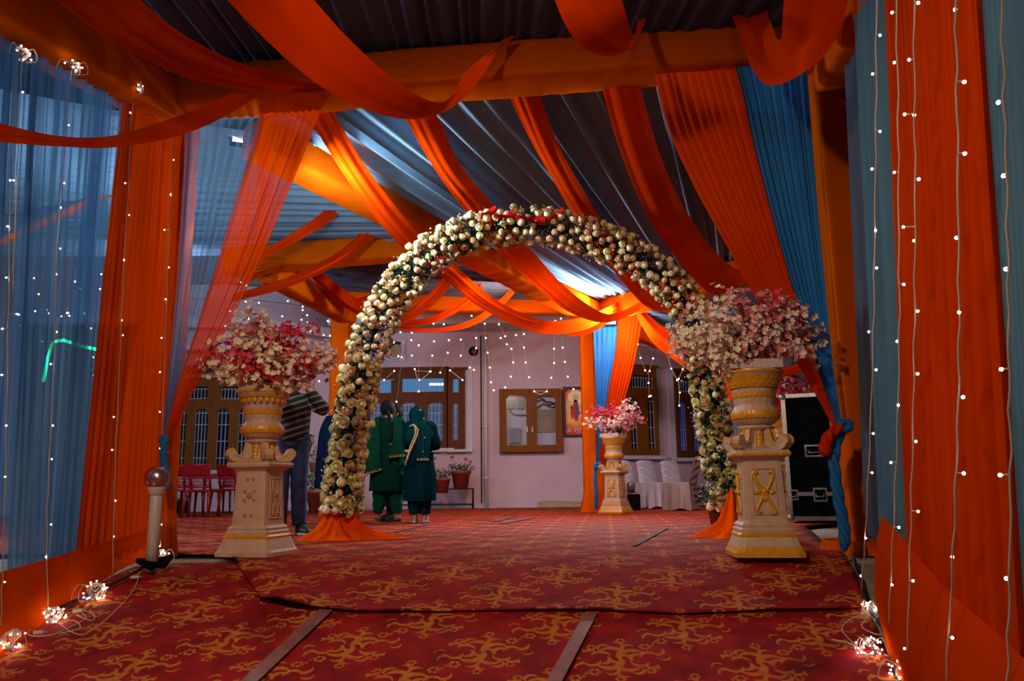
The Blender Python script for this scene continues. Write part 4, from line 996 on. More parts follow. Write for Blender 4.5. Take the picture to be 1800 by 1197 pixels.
# ================================================================== VASES ON PEDESTALS
def sqmod(a, z): 
    m = max(abs(math.cos(a)), abs(math.sin(a))); return min(1 / m, 1.34)
def sq(mb, prof, n=40): mb.lathe(prof, n, (0, 0, 0), sqmod)
def make_vase(label, loc, rz, style, scale=1.0, foam=True, cat='vase', simple=False):
    t = thing('pedestal_vase', label, cat, loc, rz); t.scale = (scale,) * 3
    mb = MB(); sq(mb, [(.245, 0), (.245, .03), (.232, .05), (.205, .12), (.20, .135)]); sq(mb, [(.188, .165), (.19, .185), (.178, .20), (.182, .215), (.165, .235)])
    pl = mb.build('plinth', M_PLA, t, False)
    mb = MB(); sq(mb, [(.199, .135), (.203, .15), (.189, .166)]); mb.build('gold_band', M_GOLD, pl, False)
    if style == 'gold':
        mb = MB(); sq(mb, [(.247, -.001), (.248, .028), (.236, .048), (.225, .072)]); mb.build('gold_foot', M_GOLD, pl, False)
    mb = MB(); sq(mb, [(.158, .232), (.154, .25), (.138, .655), (.142, .67)]); sh = mb.build('shaft', M_PLA, t, False)
    for f in range(4):
        R = Matrix.Rotation(f * math.pi / 2, 3, 'Z')
        def on(x, z): 
            hw = .154 + (.138 - .154) * (z - .25) / .405
            return R @ Vector((x, -hw - .004, z))
        mb = MB(); fr = [(-.085, .29), (.085, .29), (.08, .61), (-.08, .61), (-.085, .29)]
        pp = []
        for (a, b), (c, d) in zip(fr, fr[1:]):
            pp += [on(a + (c - a) * k / 4, b + (d - b) * k / 4) for k in range(4)]
        if style == 'gold' or f == 1: mb.tube(pp + [pp[0]], .006, 5, False); mb.build('panel_border', M_PLA, sh)
        if style == 'gold':
            mb = MB()
            for sx in (-1, 1):
                cs = [(.045, .575), (.055, .595), (.068, .585), (.066, .56), (.04, .50), (.015, .455), (.012, .42), (.03, .385), (.055, .34), (.062, .305), (.045, .295), (.038, .315)]
                pts = [Vector((sx * x, 0, z)) for x, z in cs]
                mb.tube([on(cr(pts, k / 30).x, cr(pts, k / 30).z) for k in range(31)], .014, 6)
                mb.ball(on(sx * .052, .443), .026, 8, 5, (1.0, .5, .6)); mb.ball(on(sx * .02, .475), .018, 8, 5, (.8, .5, 1.1))
            mb.ball(on(0, .45), .026, 8, 5, (1, .7, 1)); mb.ball(on(0, .40), .02, 8, 5, (.8, .6, 1.3))
            mb.build('gold_ornament', M_GOLD, sh)
        else:
            mb = MB()
            for sx in (-1, 1):
                for ph in (0, 1):
                    pts = [on(sx * (.028 + .022 * ph + .016 * math.sin(z_ * 26 + ph * 2.2)), z_) for z_ in [.31 + .29 * k / 20 for k in range(21)]]
                    mb.tube(pts, .0045, 5)
            if f == 1: mb.build('wavy_relief', M_PLA, sh)
            for (x, z, r) in ((-.025, .60, .012), (.025, .60, .012), (0, .47, .022), (-.042, .505, .014), (.042, .505, .011), (-.042, .435, .013), (.042, .435, .012), (-.028, .315, .014), (.028, .315, .014)):
                mb = MB(); c = on(x, z); mb.ball(c + R @ Vector((0, .002, 0)), r * 1.2, 10, 6, (1, .35, 1) if f % 2 == 0 else (.35, 1, 1)); mb.build('gold_rosette', M_GOLDF, sh)
    mb = MB(); sq(mb, [(.142, .665), (.152, .675), (.168, .69), (.196, .70), (.203, .72), (.195, .738), (.18, .742), (.165, .752), (.10, .755)]); cap = mb.build('capital', M_PLA, t, False)
    mb = MB(); sq(mb, [(.198, .698), (.2045, .706), (.2045, .718), (.197, .722)] if style == 'gold' else [(.1965, .728), (.1985, .733), (.1985, .737), (.19, .7405)]); mb.build('gold_edge', M_GOLD, cap, False)
    # corner scrolls sweeping up to the neck
    for f in range(4):
        R = Matrix.Rotation(f * math.pi / 2 + math.pi / 4, 3, 'Z')
        prof = [(.088, .905), (.112, .90), (.128, .872), (.134, .838), (.150, .806), (.178, .792), (.198, .806), (.214, .836), (.236, .848), (.258, .840), (.272, .818), (.270, .790), (.252, .764), (.235, .752), (.085, .752)]
        hw_ = .043; n_ = len(prof); V = []; Fc = []
        for yy, ins in ((-hw_, .006), (-hw_ + .010, 0), (hw_ - .010, 0), (hw_, .006)):
            for (x_, z_) in prof: V.append(R @ Vector((x_ - ins * .7, yy * (1.0 if x_ > .15 else .72), z_ - ins)))
        for q in range(3):
            for k in range(n_): Fc.append((q * n_ + k, q * n_ + (k + 1) % n_, (q + 1) * n_ + (k + 1) % n_, (q + 1) * n_ + k))
        Fc.append(tuple(range(n_))[::-1]); Fc.append(tuple(3 * n_ + k for k in range(n_)))
        sc_ = mesh_obj('corner_scroll', V, Fc, M_PLA, t, False)
        edge = [Vector((x_, 0, z_)) for x_, z_ in prof[:13]]
        for sy in (-1, 1):
            mb = MB(); mb.tube([R @ (cr(edge, k / 30) + Vector((.001, sy * (hw_ - .008) * (1.0 if cr(edge, k / 30).x > .15 else .75), 0))) for k in range(2, 29)], .0085 if style == 'gold' else .006, 6); mb.build('gold_line', M_GOLD, sc_)
    mb = MB(); mb.lathe([(.13, .752), (.085, .80), (.078, .86), (.09, .895), (.128, .905), (.13, .918), (.108, .926)], 28); nk = mb.build('neck', M_PLA, t)
    for f in range(4):
        R = Matrix.Rotation(f * math.pi / 2, 3, 'Z'); mb = MB()
        for (z, r) in ((.885, .024), (.86, .03), (.83, .032), (.80, .03), (.775, .035)):
            mb.ball(R @ Vector((0, -.088 - (.86 - z) * .12, z)), r, 8, 5, (.9, .5, .9))
        mb.build('gold_leaf', M_GOLD, nk)
    fl = lambda a, z: 1 + .022 * abs(math.sin(9 * a)) * (1 if .92 < z < 1.30 else 0)
    mb = MB(); mb.lathe([(.10, .924), (.135, .935), (.172, .965), (.182, 1.0), (.176, 1.035), (.158, 1.06), (.150, 1.075), (.158, 1.09), (.160, 1.15), (.172, 1.21), (.195, 1.26), (.222, 1.295), (.236, 1.31), (.238, 1.325), (.222, 1.338), (.19, 1.335)], 72, (0, 0, 0), fl)
    bowl = mb.build('bowl', M_PLA, t)
    def beads(z, r, n, br, sc, name):
        mb = MB()
        for k in range(n):
            a = 2 * math.pi * k / n; R = Matrix.Rotation(a, 3, 'Z'); v = []
            b0 = len(mb.v); mb.ball((0, 0, 0), br, 7, 4, sc)
            for i in range(b0, len(mb.v)): mb.v[i] = tuple(R @ (Vector(mb.v[i]) + Vector((r, 0, z))))
        return mb.build(name, M_GOLD, bowl)
    beads(1.245, .196, 22, .024, (.35, .95, 1.3), 'gold_leaf_band'); beads(1.145, .166, 26, .017, (.4, 1.0, 1.0), 'gold_bead_band'); beads(1.00, .186, 26, .024, (.35, .8, 1.4), 'gold_leaf_band')
    mb = MB(); mb.lathe([(.181, .972), (.190, .985), (.191, 1.005), (.187, 1.028)], 72, (0, 0, 0), lambda a, z: 1 + .02 * abs(math.sin(13 * a)), cap=False); mb.lathe([(.164, 1.125), (.170, 1.14), (.173, 1.165)], 60, cap=False); mb.lathe([(.184, 1.200), (.194, 1.225), (.208, 1.25), (.226, 1.288)] if style == 'gold' else [(.208, 1.262), (.214, 1.272), (.220, 1.28)], 72, (0, 0, 0), lambda a, z: 1 + .02 * abs(math.sin(11 * a)), cap=False)
    mb.lathe([(.237, 1.306), (.243, 1.316), (.239, 1.327)], 60, cap=False); mb.build('gold_ring', M_GOLD, bowl)
    bowl.scale = (.92, .92, 1)
    if foam:
        mb = MB(); mb.box((0, 0, 1.367), (.37, .37, .066)); mb.build('foam_block', M_FOAM, t, False)
    else:
        mb = MB(); mb.lathe([(.214, 1.325), (.200, 1.355), (.165, 1.385), (.12, 1.395)], 40, (0, 0, 0), lambda a, z: 1 + .03 * math.sin(5 * a + z * 9)); mb.build('plaster_top', M_PLA, t)
    return t

# blossom meshes (five cupped petals), shared
def blossom_mesh(name, mat, seed):
    rnd = random.Random(seed); mb = MB()
    for k in range(5):
        a = 2 * math.pi * k / 5 + rnd.uniform(-.15, .15); b = a + .62; c0 = a - .62; e = rnd.uniform(.25, .7)
        p = lambda an, r, z: (r * math.cos(an), r * math.sin(an), z)
        mb.add([(0, 0, 0), p(c0, .55, e * .4), p(a - .50, .88, e * .85), p(a - .14, 1.0, e), p(a + .14, 1.0, e), p(a + .50, .88, e * .85), p(b, .55, e * .4), p(a, .6, e * .22)],
               [(0, 1, 7), (1, 2, 7), (2, 3, 7), (3, 4, 7), (4, 5, 7), (5, 6, 7), (6, 0, 7)])
    me = bpy.data.meshes.new(name); me.from_pydata(mb.v, [], mb.f); me.materials.append(mat); me.update(); return me
BM = {k: [blossom_mesh('blossom', m, 10 * i + j) for j in range(2)] for i, (k, m) in enumerate((('c', M_BCR), ('r', M_BRD), ('p', M_BPK), ('w', M_BWH)))}
BMAT = {'c': M_BCR, 'r': M_BRD, 'p': M_BPK, 'w': M_BWH}
def place_mat(p, n, s, spin=0.0):
    q = Vector(n).normalized().to_track_quat('Z', 'Y')
    return Matrix.Translation(p) @ q.to_matrix().to_4x4() @ Matrix.Rotation(spin, 4, 'Z') @ Matrix.Diagonal((s, s, s, 1))
def bouquet(label, loc, W, Hh, colf, seed, nbr=56, per=38, br=.0235, parts=300, droop=1.0, Dp=None):
    rnd = random.Random(seed)
    t = thing('artificial_bouquet', label, 'flowers', loc)
    Dp = Dp or W * .7
    items = []; leaves = MB()
    for i in range(nbr):
        az = 2 * math.pi * (i * .618 % 1) ; el = rnd.uniform(0.02, 1.0)
        tip = Vector((math.cos(az) * W / 2 * math.sqrt(1 - (el * .93) ** 2), math.sin(az) * Dp / 2 * math.sqrt(1 - (el * .9) ** 2), Hh * (.18 + .82 * el) * rnd.uniform(.88, 1.05)))
        if rnd.random() < .16 * droop: tip.z = rnd.uniform(-.06, .12); tip.x *= rnd.uniform(.75, 1.0)
        base = Vector((rnd.uniform(-.09, .09), rnd.uniform(-.09, .09), -.01))
        mid = Vector((tip.x * .38, tip.y * .38, max(tip.z * .62, .12)))
        pts = [base, base.lerp(mid, .5) + Vector((0, 0, .03)), mid, tip]
        mb = MB(); mb.tube([cr(pts, k / 7) for k in range(8)], [.006 - .0005 * k for k in range(8)], 4); mb.build('stem', M_STEM, t)
        c = colf(tip, rnd)
        for k in range(per):
            u = rnd.uniform(.52, 1.02); ctr = cr(pts, min(u, 1)); off = Vector((rnd.gauss(0, 1), rnd.gauss(0, 1), rnd.gauss(0, 1))) * (.034 + .03 * math.sin(3.14 * min(u, 1)))
            n = off.normalized() + Vector((0, -.5, .25)) + (ctr.normalized() * .4)
            items.append((ctr + off, n, br * rnd.uniform(.8, 1.2), c if rnd.random() < .88 else rnd.choice('cwp'), rnd.uniform(0, 6)))
        for k in range(2):
            u = rnd.uniform(.25, .6); c_ = cr(pts, u); d = Vector((rnd.uniform(-1, 1), rnd.uniform(-1, .4), rnd.uniform(-.2, .6))).normalized(); s_ = d.cross(Vector((0, 0, 1))).normalized() * .014
            leaves.add([c_, c_ + d * .025 + s_, c_ + d * .06, c_ + d * .025 - s_], [(0, 1, 2, 3)])
    stuff(leaves.build('leaves', M_LEAF, t, False))
    items.sort(key=lambda q: q[0].y)         # nearest the entrance first
    rest = {}
    base_obj = {}
    for i, (p, n, s, c, sp) in enumerate(items):
        M = place_mat(p, n, s, sp); me = BM[c][i % 2]
        if i < parts:
            o = bpy.data.objects.new('blossom', me); COL.objects.link(o); o.parent = t; o.matrix_local = M
        else:
            mb = rest.setdefault(c, MB()); mb.add([M @ v.co for v in me.vertices], [tuple(q.vertices) for q in me.polygons])
    for c, mb in rest.items(): stuff(mb.build('blossoms', BMAT[c], t, False))
    return t

VL = (-1.92, 6.12); VR = (1.72, 5.66)
make_vase('cream pedestal vase with gold dots on the shaft, left of the flower arch', (VL[0], VL[1], 0.004), math.radians(-15), 'dots', .92, foam=False)
make_vase('cream pedestal vase with bold gold scrolls, in front of the right arch foot', (VR[0], VR[1], 0.0), math.radians(-6), 'gold', .955)
vf = P(1082, 880, 13.3)
make_vase('small distant pedestal vase beside the far corner post', (vf.x, 13.3, 0.012), math.radians(-33), 'gold', .92)
v4 = P(1392, 880, 10.6)
make_vase('pedestal vase mostly hidden behind the tall black flight case', (v4.x - .0, 10.6, 0.012), math.radians(-20), 'gold', .98)
def colL(t, r):
    x = t.x / .48; z = t.z
    if z > .38 and x > .05: return 'r' if r.random() < .8 else 'p'
    if x > .45: return 'w' if r.random() < .75 else 'r'
    if x < -.45: return 'c' if r.random() < .85 else 'r'
    if z < .30: return 'r' if r.random() < .5 else 'c'
    return 'c' if r.random() < .75 else ('p' if r.random() < .5 else 'r')
def colR(t, r):
    x = t.x / .53; z = t.z
    if x > .42: return 'w' if r.random() < .9 else 'p'
    if x > .05 and z > .22: return 'r' if r.random() < .72 else 'p'
    if x > -.25: return 'p' if r.random() < .6 else 'w'
    return 'w' if r.random() < .7 else 'c'
bouquet('artificial cherry blossom bouquet, cream and red, in the left vase', (VL[0] + .03, VL[1], 1.28), .98, .54, colL, 3)
bouquet('artificial blossom bouquet, blush, pink and red, in the right vase', (VR[0] - .03, VR[1], 1.335), 1.06, .54, colR, 5, nbr=60)
bouquet('small pink and white blossom bouquet in the distant vase by the far post', (vf.x + .03, 13.3, 1.29), 1.0, .58, lambda t, r: 'r' if (t.x < .1 and t.z > .3) else ('p' if t.x > .12 and r.random() < .6 else 'w'), 7, nbr=38, per=22, br=.028, parts=60)
bouquet('pink and grey-white blossom bouquet behind the black flight case', (v4.x + .05, 10.6, 1.38), .85, .55, lambda t, r: 'r' if (t.x < -.1 or r.random() < .4) else 'w', 9, nbr=36, per=20, br=.026, parts=60)

# ================================================================== FLOWER ARCH
YA = 7.6
AP = [(600, 905), (603, 870), (607, 820), (618, 750), (628, 690), (642, 630), (668, 560), (705, 500), (750, 452), (815, 415), (890, 398), (970, 402), (1045, 420), (1110, 450), (1165, 490), (1210, 540), (1228, 600), (1238, 660), (1252, 730), (1264, 790), (1276, 850), (1280, 905)]
APT = [P(x, y, YA) for x, y in AP]
arch = thing('flower_arch', 'large round arch covered in cream and peach artificial roses', 'arch', (APT[10].x, YA, 0))
AO = Vector((APT[10].x, YA, 0))
APL = [p - AO for p in APT]
mb = MB(); mb.tube([Vector((APL[0].x, 0, .02))] + [cr(APL, k / 60) for k in range(61)] + [Vector((APL[-1].x, 0, .02))], .025, 8); mb.build('frame', M_CAB, arch)
def rose_mesh(name, mats, seed, openness):
    rnd = random.Random(seed); V = []; Fc = []; mi = []
    layers = [(.34, .86, 3), (.56, .80, 4), (.78, .66, 5), (.95, .46, 5)] if openness > .5 else [(.45, .9, 3), (.62, .75, 4), (.78, .6, 5)]
    # heart
    b = MB(); b.ball((0, 0, .52), .34, 8, 5, (1, 1, 1.1)); V += b.v; Fc += b.f; mi += [1] * len(b.f)
    for li, (r, z, n) in enumerate(layers):
        for k in range(n):
            a = 2 * math.pi * k / n + li * .7 + rnd.uniform(-.12, .12); w = math.pi / n * 1.25; b0 = len(V)
            for j in range(4):
                v = j / 3; rr = r * (.25 + .75 * math.sin(v * 1.45) ) * (1.0 if j < 3 else 1.06); zz = (z * v * v * 1.05 + .05 * li * 0) + (-.10 if (j == 3 and openness > .5 and li > 1) else 0)
                for i in range(4):
                    an = a + (i / 3 - .5) * 2 * w * (.5 + .5 * math.sin(min(1, v + .25) * 2.2)); rr2 = rr * (1.0 - .08 * abs(i - 1.5))
                    V.append((rr2 * math.cos(an), rr2 * math.sin(an), zz - .04 * (i in (0, 3))))
            for j in range(3):
                for i in range(3): Fc.append((b0 + j * 4 + i, b0 + j * 4 + i + 1, b0 + j * 4 + i + 5, b0 + j * 4 + i + 4)); mi.append(0)
    me = bpy.data.meshes.new(name); me.from_pydata([tuple(v) for v in V], [], Fc)
    for m in mats: me.materials.append(m)
    me.polygons.foreach_set('material_index', mi); me.polygons.foreach_set('use_smooth', [True] * len(me.polygons)); me.update(); return me
def bud_mesh(mats, seed):
    b = MB(); b.ball((0, 0, .55), .62, 9, 7, (1, 1, 1.0)); me = bpy.data.meshes.new('rose'); n0 = len(b.f)
    for k in range(3):
        a = 2 * math.pi * k / 3 + seed; b.grid(lambda u, v: Vector(((.64 - .02 * v) * math.cos(a + (u - .5) * 2.4) * (.45 + .6 * math.sin(v * 2.6)), (.64 - .02 * v) * math.sin(a + (u - .5) * 2.4) * (.45 + .6 * math.sin(v * 2.6)), .0 + 1.12 * v)), 5, 4)
    me.from_pydata(b.v, [], b.f)
    for m in mats: me.materials.append(m)
    me.polygons.foreach_set('use_smooth', [True] * len(me.polygons)); me.update(); return me
RO = [rose_mesh('rose', [M_CREAM, M_YEL], 1, 1), rose_mesh('rose', [M_YEL, M_CREAM], 2, 1), rose_mesh('rose', [M_CREAM, M_PCORE], 3, 1), rose_mesh('rose', [M_PEACH, M_PCORE], 4, .2)]
BU = [bud_mesh([M_YEL], 0), bud_mesh([M_CREAM], 1), bud_mesh([M_PEACH], 2)]
leafm = bpy.data.meshes.new('leaf')
leafm.from_pydata([(0, 0, 0), (.33, .35, .10), (.30, .75, .05), (0, 1.1, -.06), (-.30, .75, .05), (-.33, .35, .10), (0, .5, -.02)], [], [(0, 1, 6), (1, 2, 6), (2, 3, 6), (3, 4, 6), (4, 5, 6), (5, 0, 6)]); leafm.materials.append(M_LEAF)
rnd = random.Random(77)
def arch_at(u):
    c = cr(APL, u); t_ = (cr(APL, min(1, u + .01)) - cr(APL, max(0, u - .01))).normalized()
    a = Vector((0, -1, 0)); b = t_.cross(a).normalized(); return c, t_, a, b
core = MB(); fill = MB(); filw = MB(); lv = MB()
for k in range(6500):
    u = rnd.uniform(0.01, .99); c, t_, a, b = arch_at(u); th = rnd.uniform(0, 6.283); d = a * math.cos(th) + b * math.sin(th)
    r = rnd.uniform(.03, .175); p = c + d * r + t_ * rnd.uniform(-.03, .03); s_ = rnd.uniform(.03, .06)
    x = (d + Vector((rnd.uniform(-1, 1), rnd.uniform(-1, 1), rnd.uniform(-1, 1))) * .9).normalized(); y = x.cross(t_).normalized()
    lv.add([p, p + x * s_ * .5 + y * s_ * .4, p + x * s_ * 1.3, p + x * s_ * .5 - y * s_ * .4], [(0, 1, 2, 3)])
stuff(lv.build('foliage', M_LEAF, arch, False))
for k in range(1700):
    u = rnd.uniform(0.015, .985); c, t_, a, b = arch_at(u); th = rnd.uniform(0, 6.283); d = a * math.cos(th) + b * math.sin(th)
    r = rnd.uniform(.13, .225); p = c + d * r + t_ * rnd.uniform(-.03, .03)
    (filw if k % 2 else fill).ball(p, rnd.uniform(.006, .011), 5, 3)
stuff(filw.build('baby_breath', M_BCR, arch)); stuff(fill.build('green_filler', M_LEAFL, arch))
kept = []; tries = 0
def dense(u): return 0.082 if .28 < u < .80 else .088
while len(kept) < 640 and tries < 60000:
    tries += 1; u = rnd.uniform(.012, .985); c, t_, a, b = arch_at(u); th = rnd.gauss(0, 1.15)
    if abs(th) > 2.7: continue
    # leave dark leafy gaps between clumps
    if mnoise.noise(Vector((u * 34, th * 1.1, 3.0))) < -.30: continue
    d = a * math.cos(th) + b * math.sin(th); side = 1.0 if u < .22 else (.86 if u > .8 else 1.0)
    p = c + d * rnd.uniform(.14, .18) * side; m = dense(u)
    if any((p - q).length < m * .80 for q, *_ in kept): continue
    kept.append((p, d, u, th))
kept.sort(key=lambda q: q[0].y)
rest = {}
for i, (p, d, u, th) in enumerate(kept):
    top = .24 < u < .82
    if top: me = rnd.choice([BU[0], BU[1], BU[1], BU[2], RO[3]] if u < .52 else [BU[2], BU[2], BU[1], BU[0], RO[3]]); s_ = rnd.uniform(.047, .060)
    else: me = rnd.choice([RO[0], RO[1], RO[0], RO[2], RO[2], BU[1], RO[3]]); s_ = rnd.uniform(.054, .070)
    M = place_mat(p - d * .02, d + Vector((0, 0, .25)) + Vector((rnd.uniform(-.4, .4), rnd.uniform(-.2, .2), rnd.uniform(-.4, .4))), s_, rnd.uniform(0, 6))
    if i < 300:
        o = bpy.data.objects.new('rose', me); COL.objects.link(o); o.parent = arch; o.matrix_local = M
    else:
        mb = rest.setdefault(me.materials[0].name, (MB(), me.materials[0]))[0]; mb.add([M @ v.co for v in me.vertices], [tuple(q.vertices) for q in me.polygons])
for k, (mb, mt) in rest.items(): stuff(mb.build('roses', mt, arch))
for k in range(150):
    u = rnd.uniform(.02, .98); c, t_, a, b = arch_at(u); th = rnd.uniform(-1.9, 1.9); d = a * math.cos(th) + b * math.sin(th)
    M = place_mat(c + d * .15, d * .6 + t_ * rnd.uniform(-1, 1), rnd.uniform(.06, .10), rnd.uniform(0, 6))
    o = bpy.data.objects.new('leaf', leafm); COL.objects.link(o); o.parent = arch; o.matrix_local = M
# red cloth bow loops on top
for (x0, y0, x1, y1, w, tw) in ((846, 382, 872, 368, 16, .7), (868, 385, 905, 376, 13, .2), (905, 384, 958, 388, 14, .1), (962, 390, 990, 372, 16, .8)):
    p, q_ = P(x0, y0, YA - .14) - AO, P(x1, y1, YA - .14) - AO; wz = w / 184
    def fn(u, v, p=p, q_=q_, wz=wz, tw=tw):
        a = (v - .5) * 2.6; c = p.lerp(q_, u); return c + Vector((0, -.05 * math.cos(a) - .02 * math.sin(6 * u + 2 * v), wz * .5 * math.sin(a) * (.55 + .45 * abs(math.cos(3.14 * u * 1.2 + tw)))))
    mb = MB(); mb.grid(fn, 14, 12); mb.build('red_ribbon', M_RED, arch)

def heap(label, c, R_, h, seed, tail=None, mat=None, cone=True):
    rnd = random.Random(seed); ph = [rnd.uniform(0, 6) for _ in range(6)]; mb = MB()
    def fn(u, v):
        a = 2 * math.pi * u; rad = R_ * (1 + .22 * math.sin(2 * a + ph[0]) + .10 * math.sin(5 * a + ph[1]))
        if tail: rad *= 1 + tail[1] * math.exp(-((math.atan2(math.sin(a - tail[0]), math.cos(a - tail[0]))) / .28) ** 2)
        r = rad * v; z = h * math.exp(-(v / .24) ** 2) + .30 * h * math.exp(-(v / .62) ** 2) * (1 + .35 * math.sin(3 * a + ph[4])) + .10 * h * math.exp(-(v / .8) ** 2) * (1 + .6 * math.sin(9 * a + ph[2] + 4 * v)) + .020 * math.sin(11 * a + ph[3] + 5 * v) * v + .022 * (1 - v) + .05 * mnoise.noise(Vector((3 * math.cos(a) * v * 2, 3 * math.sin(a) * v * 2, seed))) * (1 - v)
        z *= (1 - v ** 6)
        x, y = c[0] + r * math.cos(a), c[1] + r * math.sin(a) * .8
        return Vector((x, y, max(gz(y), -0.4) + .012 + max(z, 0)))
    mb.grid(fn, 72, 22); return tag(mb.build('bundled_cloth', mat or M_ORB), label, 'drape')
heap('bright orange cloth bundled round the left foot of the flower arch', (AO.x + APL[0].x - .06, YA - .02), .30, .36, 4, (0.0, .9))
heap('orange cloth spread round the right foot of the flower arch', (AO.x + APL[-1].x - .02, YA - .25), .36, .26, 6, (3.3, .5))

# ================================================================== POTS AND PLANTS
def pot(t, c, r, h, mat, name='pot'):
    mb = MB(); mb.lathe([(r * .68, 0), (r * .92, h * .82), (r * 1.04, h * .84), (r * 1.06, h), (r * .93, h), (r * .9, h * .9)], 20, c); return mb.build(name, mat, t)
def plant(label, loc, r, h, fh, seed, mat=None, leafmat=None, flowers=None, spread=1.0, n=160, pots=M_POT):
    rnd = random.Random(seed); t = thing('potted_plant', label, 'plant', loc); pot(t, (0, 0, 0), r, h, pots)
    mb = MB(); mb.add([(r * .9 * math.cos(a * math.pi / 8), r * .9 * math.sin(a * math.pi / 8), h * .9) for a in range(16)], [tuple(range(16))]); mb.build('soil', M_CONC, t)
    mb = MB(); st = MB()
    for i in range(n):
        a = rnd.uniform(0, 6.28); e = rnd.random(); rr = r * 1.3 * spread * math.sqrt(rnd.random()); p = Vector((rr * math.cos(a), rr * math.sin(a), h + fh * e * (1 - .4 * (rr / (r * 1.3 * spread)))))
        d = Vector((rnd.uniform(-1, 1), rnd.uniform(-1, 1), rnd.uniform(-.2, 1))).normalized(); s_ = d.cross(Vector((.1, .2, 1))).normalized() * .02; L_ = .05
        mb.add([p, p + d * L_ * .5 + s_, p + d * L_, p + d * L_ * .5 - s_], [(0, 1, 2, 3)])
        if i % 10 == 0: st.tube([(0, 0, h * .9), p * .6 + Vector((0, 0, h * .4)), p], .005, 4)
    stuff(mb.build('foliage', leafmat or M_LEAFP, t, False)); st.build('stems', M_LEAFP, t)
    if flowers:
        for (dx, dz) in flowers[1]:
            mb = MB()
            for k in range(9): mb.ball((dx + rnd.uniform(-.03, .03), rnd.uniform(-.03, .03), h + dz + rnd.uniform(-.02, .03)), .017, 6, 4)
            mb.build('flower_head', flowers[0], t)
            mb = MB(); mb.tube([(dx * .3, 0, h), (dx * .8, 0, h + dz * .6), (dx, 0, h + dz)], .004, 4); mb.build('flower_stem', M_LEAFP, t)
    return t
def gp(px, Y): return P(px, 850, Y).x
M_FPK = solid('pink_flower', (0.55, 0.12, 0.13)); M_FPU = solid('purple_flower', (0.25, 0.07, 0.22))
zst = .42
plant('terracotta pot with pink geraniums, right one on the low iron stand', (gp(810, 16.7), 16.7, zst), .21, .36, .16, 1, flowers=(M_FPK, [(-.18, .28), (.10, .24), (.2, .18)]))
plant('terracotta pot with round green plant and purple flower, on the low iron stand', (gp(777, 16.5), 16.5, .33), .17, .30, .22, 2, flowers=(M_FPU, [(-.16, .40), (-.22, .26)]))
plant('terracotta pot standing low behind the teal dressed woman', (gp(745, 16.6), 16.6, .14), .17, .26, .12, 3)
t = thing('plant_stand', 'low thin iron stand carrying the geranium pots', 'stand', (gp(790, 16.6), 16.6, 0)); x0, x1 = -1.5, .48
for z in (.10, .41):
    for y in (-.15, .25):
        mb = MB(); mb.tube([(x0, y, z), (x1, y, z)], .012, 6); mb.build('rail', M_CAB, t)
for x in (x0, -.5, x1):
    for y in (-.15, .25):
        mb = MB(); mb.tube([(x, y, 0.015), (x, y, .42)], .012, 6); mb.build('leg', M_CAB, t)
for x in (-.9, -.6, -.2, .1, .3): 
    mb = MB(); mb.tube([(x, -.15, .41), (x, .25, .41)], .01, 6); mb.build('cross_bar', M_CAB, t)
# white stepped stand with pots on the left, behind the man
SX, SY = gp(543, 15.8), 15.8
t = thing('plant_rack', 'white wire plant rack behind the man in the striped sweater', 'rack', (SX, SY, 0))
for x in (-.25, .25):
    for y in (-.18, .18):
        mb = MB(); mb.tube([(x, y, 0.01), (x, y, 1.15)], .014, 6); mb.build('upright', M_GRILLE, t)
for z in (.04, .42, .75, 1.12):
    mb = MB()
    for k in range(7): mb.tube([(-.26, -.18 + .06 * k, z), (.26, -.18 + .06 * k, z)], .008, 5)
    mb.build('shelf', M_GRILLE, t)
plant('clay pot with thin dry plant on the third shelf of the white rack', (SX + .12, SY - .05, .765), .13, .22, .3, 5, n=60, pots=M_POTC)
plant('dark leafy plant on the top shelf of the white rack', (SX - .1, SY, 1.135), .14, .2, .22, 6, leafmat=M_LEAF)
plant('clay pot with green plant on the lowest shelf of the white rack', (SX - .14, SY - .02, .055), .14, .22, .12, 7, n=90, pots=M_POTC)
plant('big bushy green plant in a red pot right of the white rack', (gp(556, 15.3) + .05, 15.3, .012), .24, .42, .42, 8, n=420)
plant('small flowering plant beside the post behind the white rack', (gp(573, 15.9) + .05, 15.9, .012), .14, .62, .3, 9, n=90, flowers=(M_FPK, [(-.1, .3)]))
plant('dark terracotta pot with dark leaves at the right foot of the flower arch', (gp(1264, 8.25), 8.25, .012), .14, .26, .22, 10, leafmat=M_LEAF, n=260, spread=1.4)
plant('leafy green plant in a pale planter seen right of the right vase', (gp(1372, 13.0), 13.0, .012), .22, .55, .5, 11, leafmat=M_LEAFP, n=420, spread=1.3, pots=M_FOAM)
plant('small dark pot on the floor behind the red chairs', (gp(322, 16.2), 16.2, .012), .16, .25, .10, 12, n=60, pots=M_LEAF)

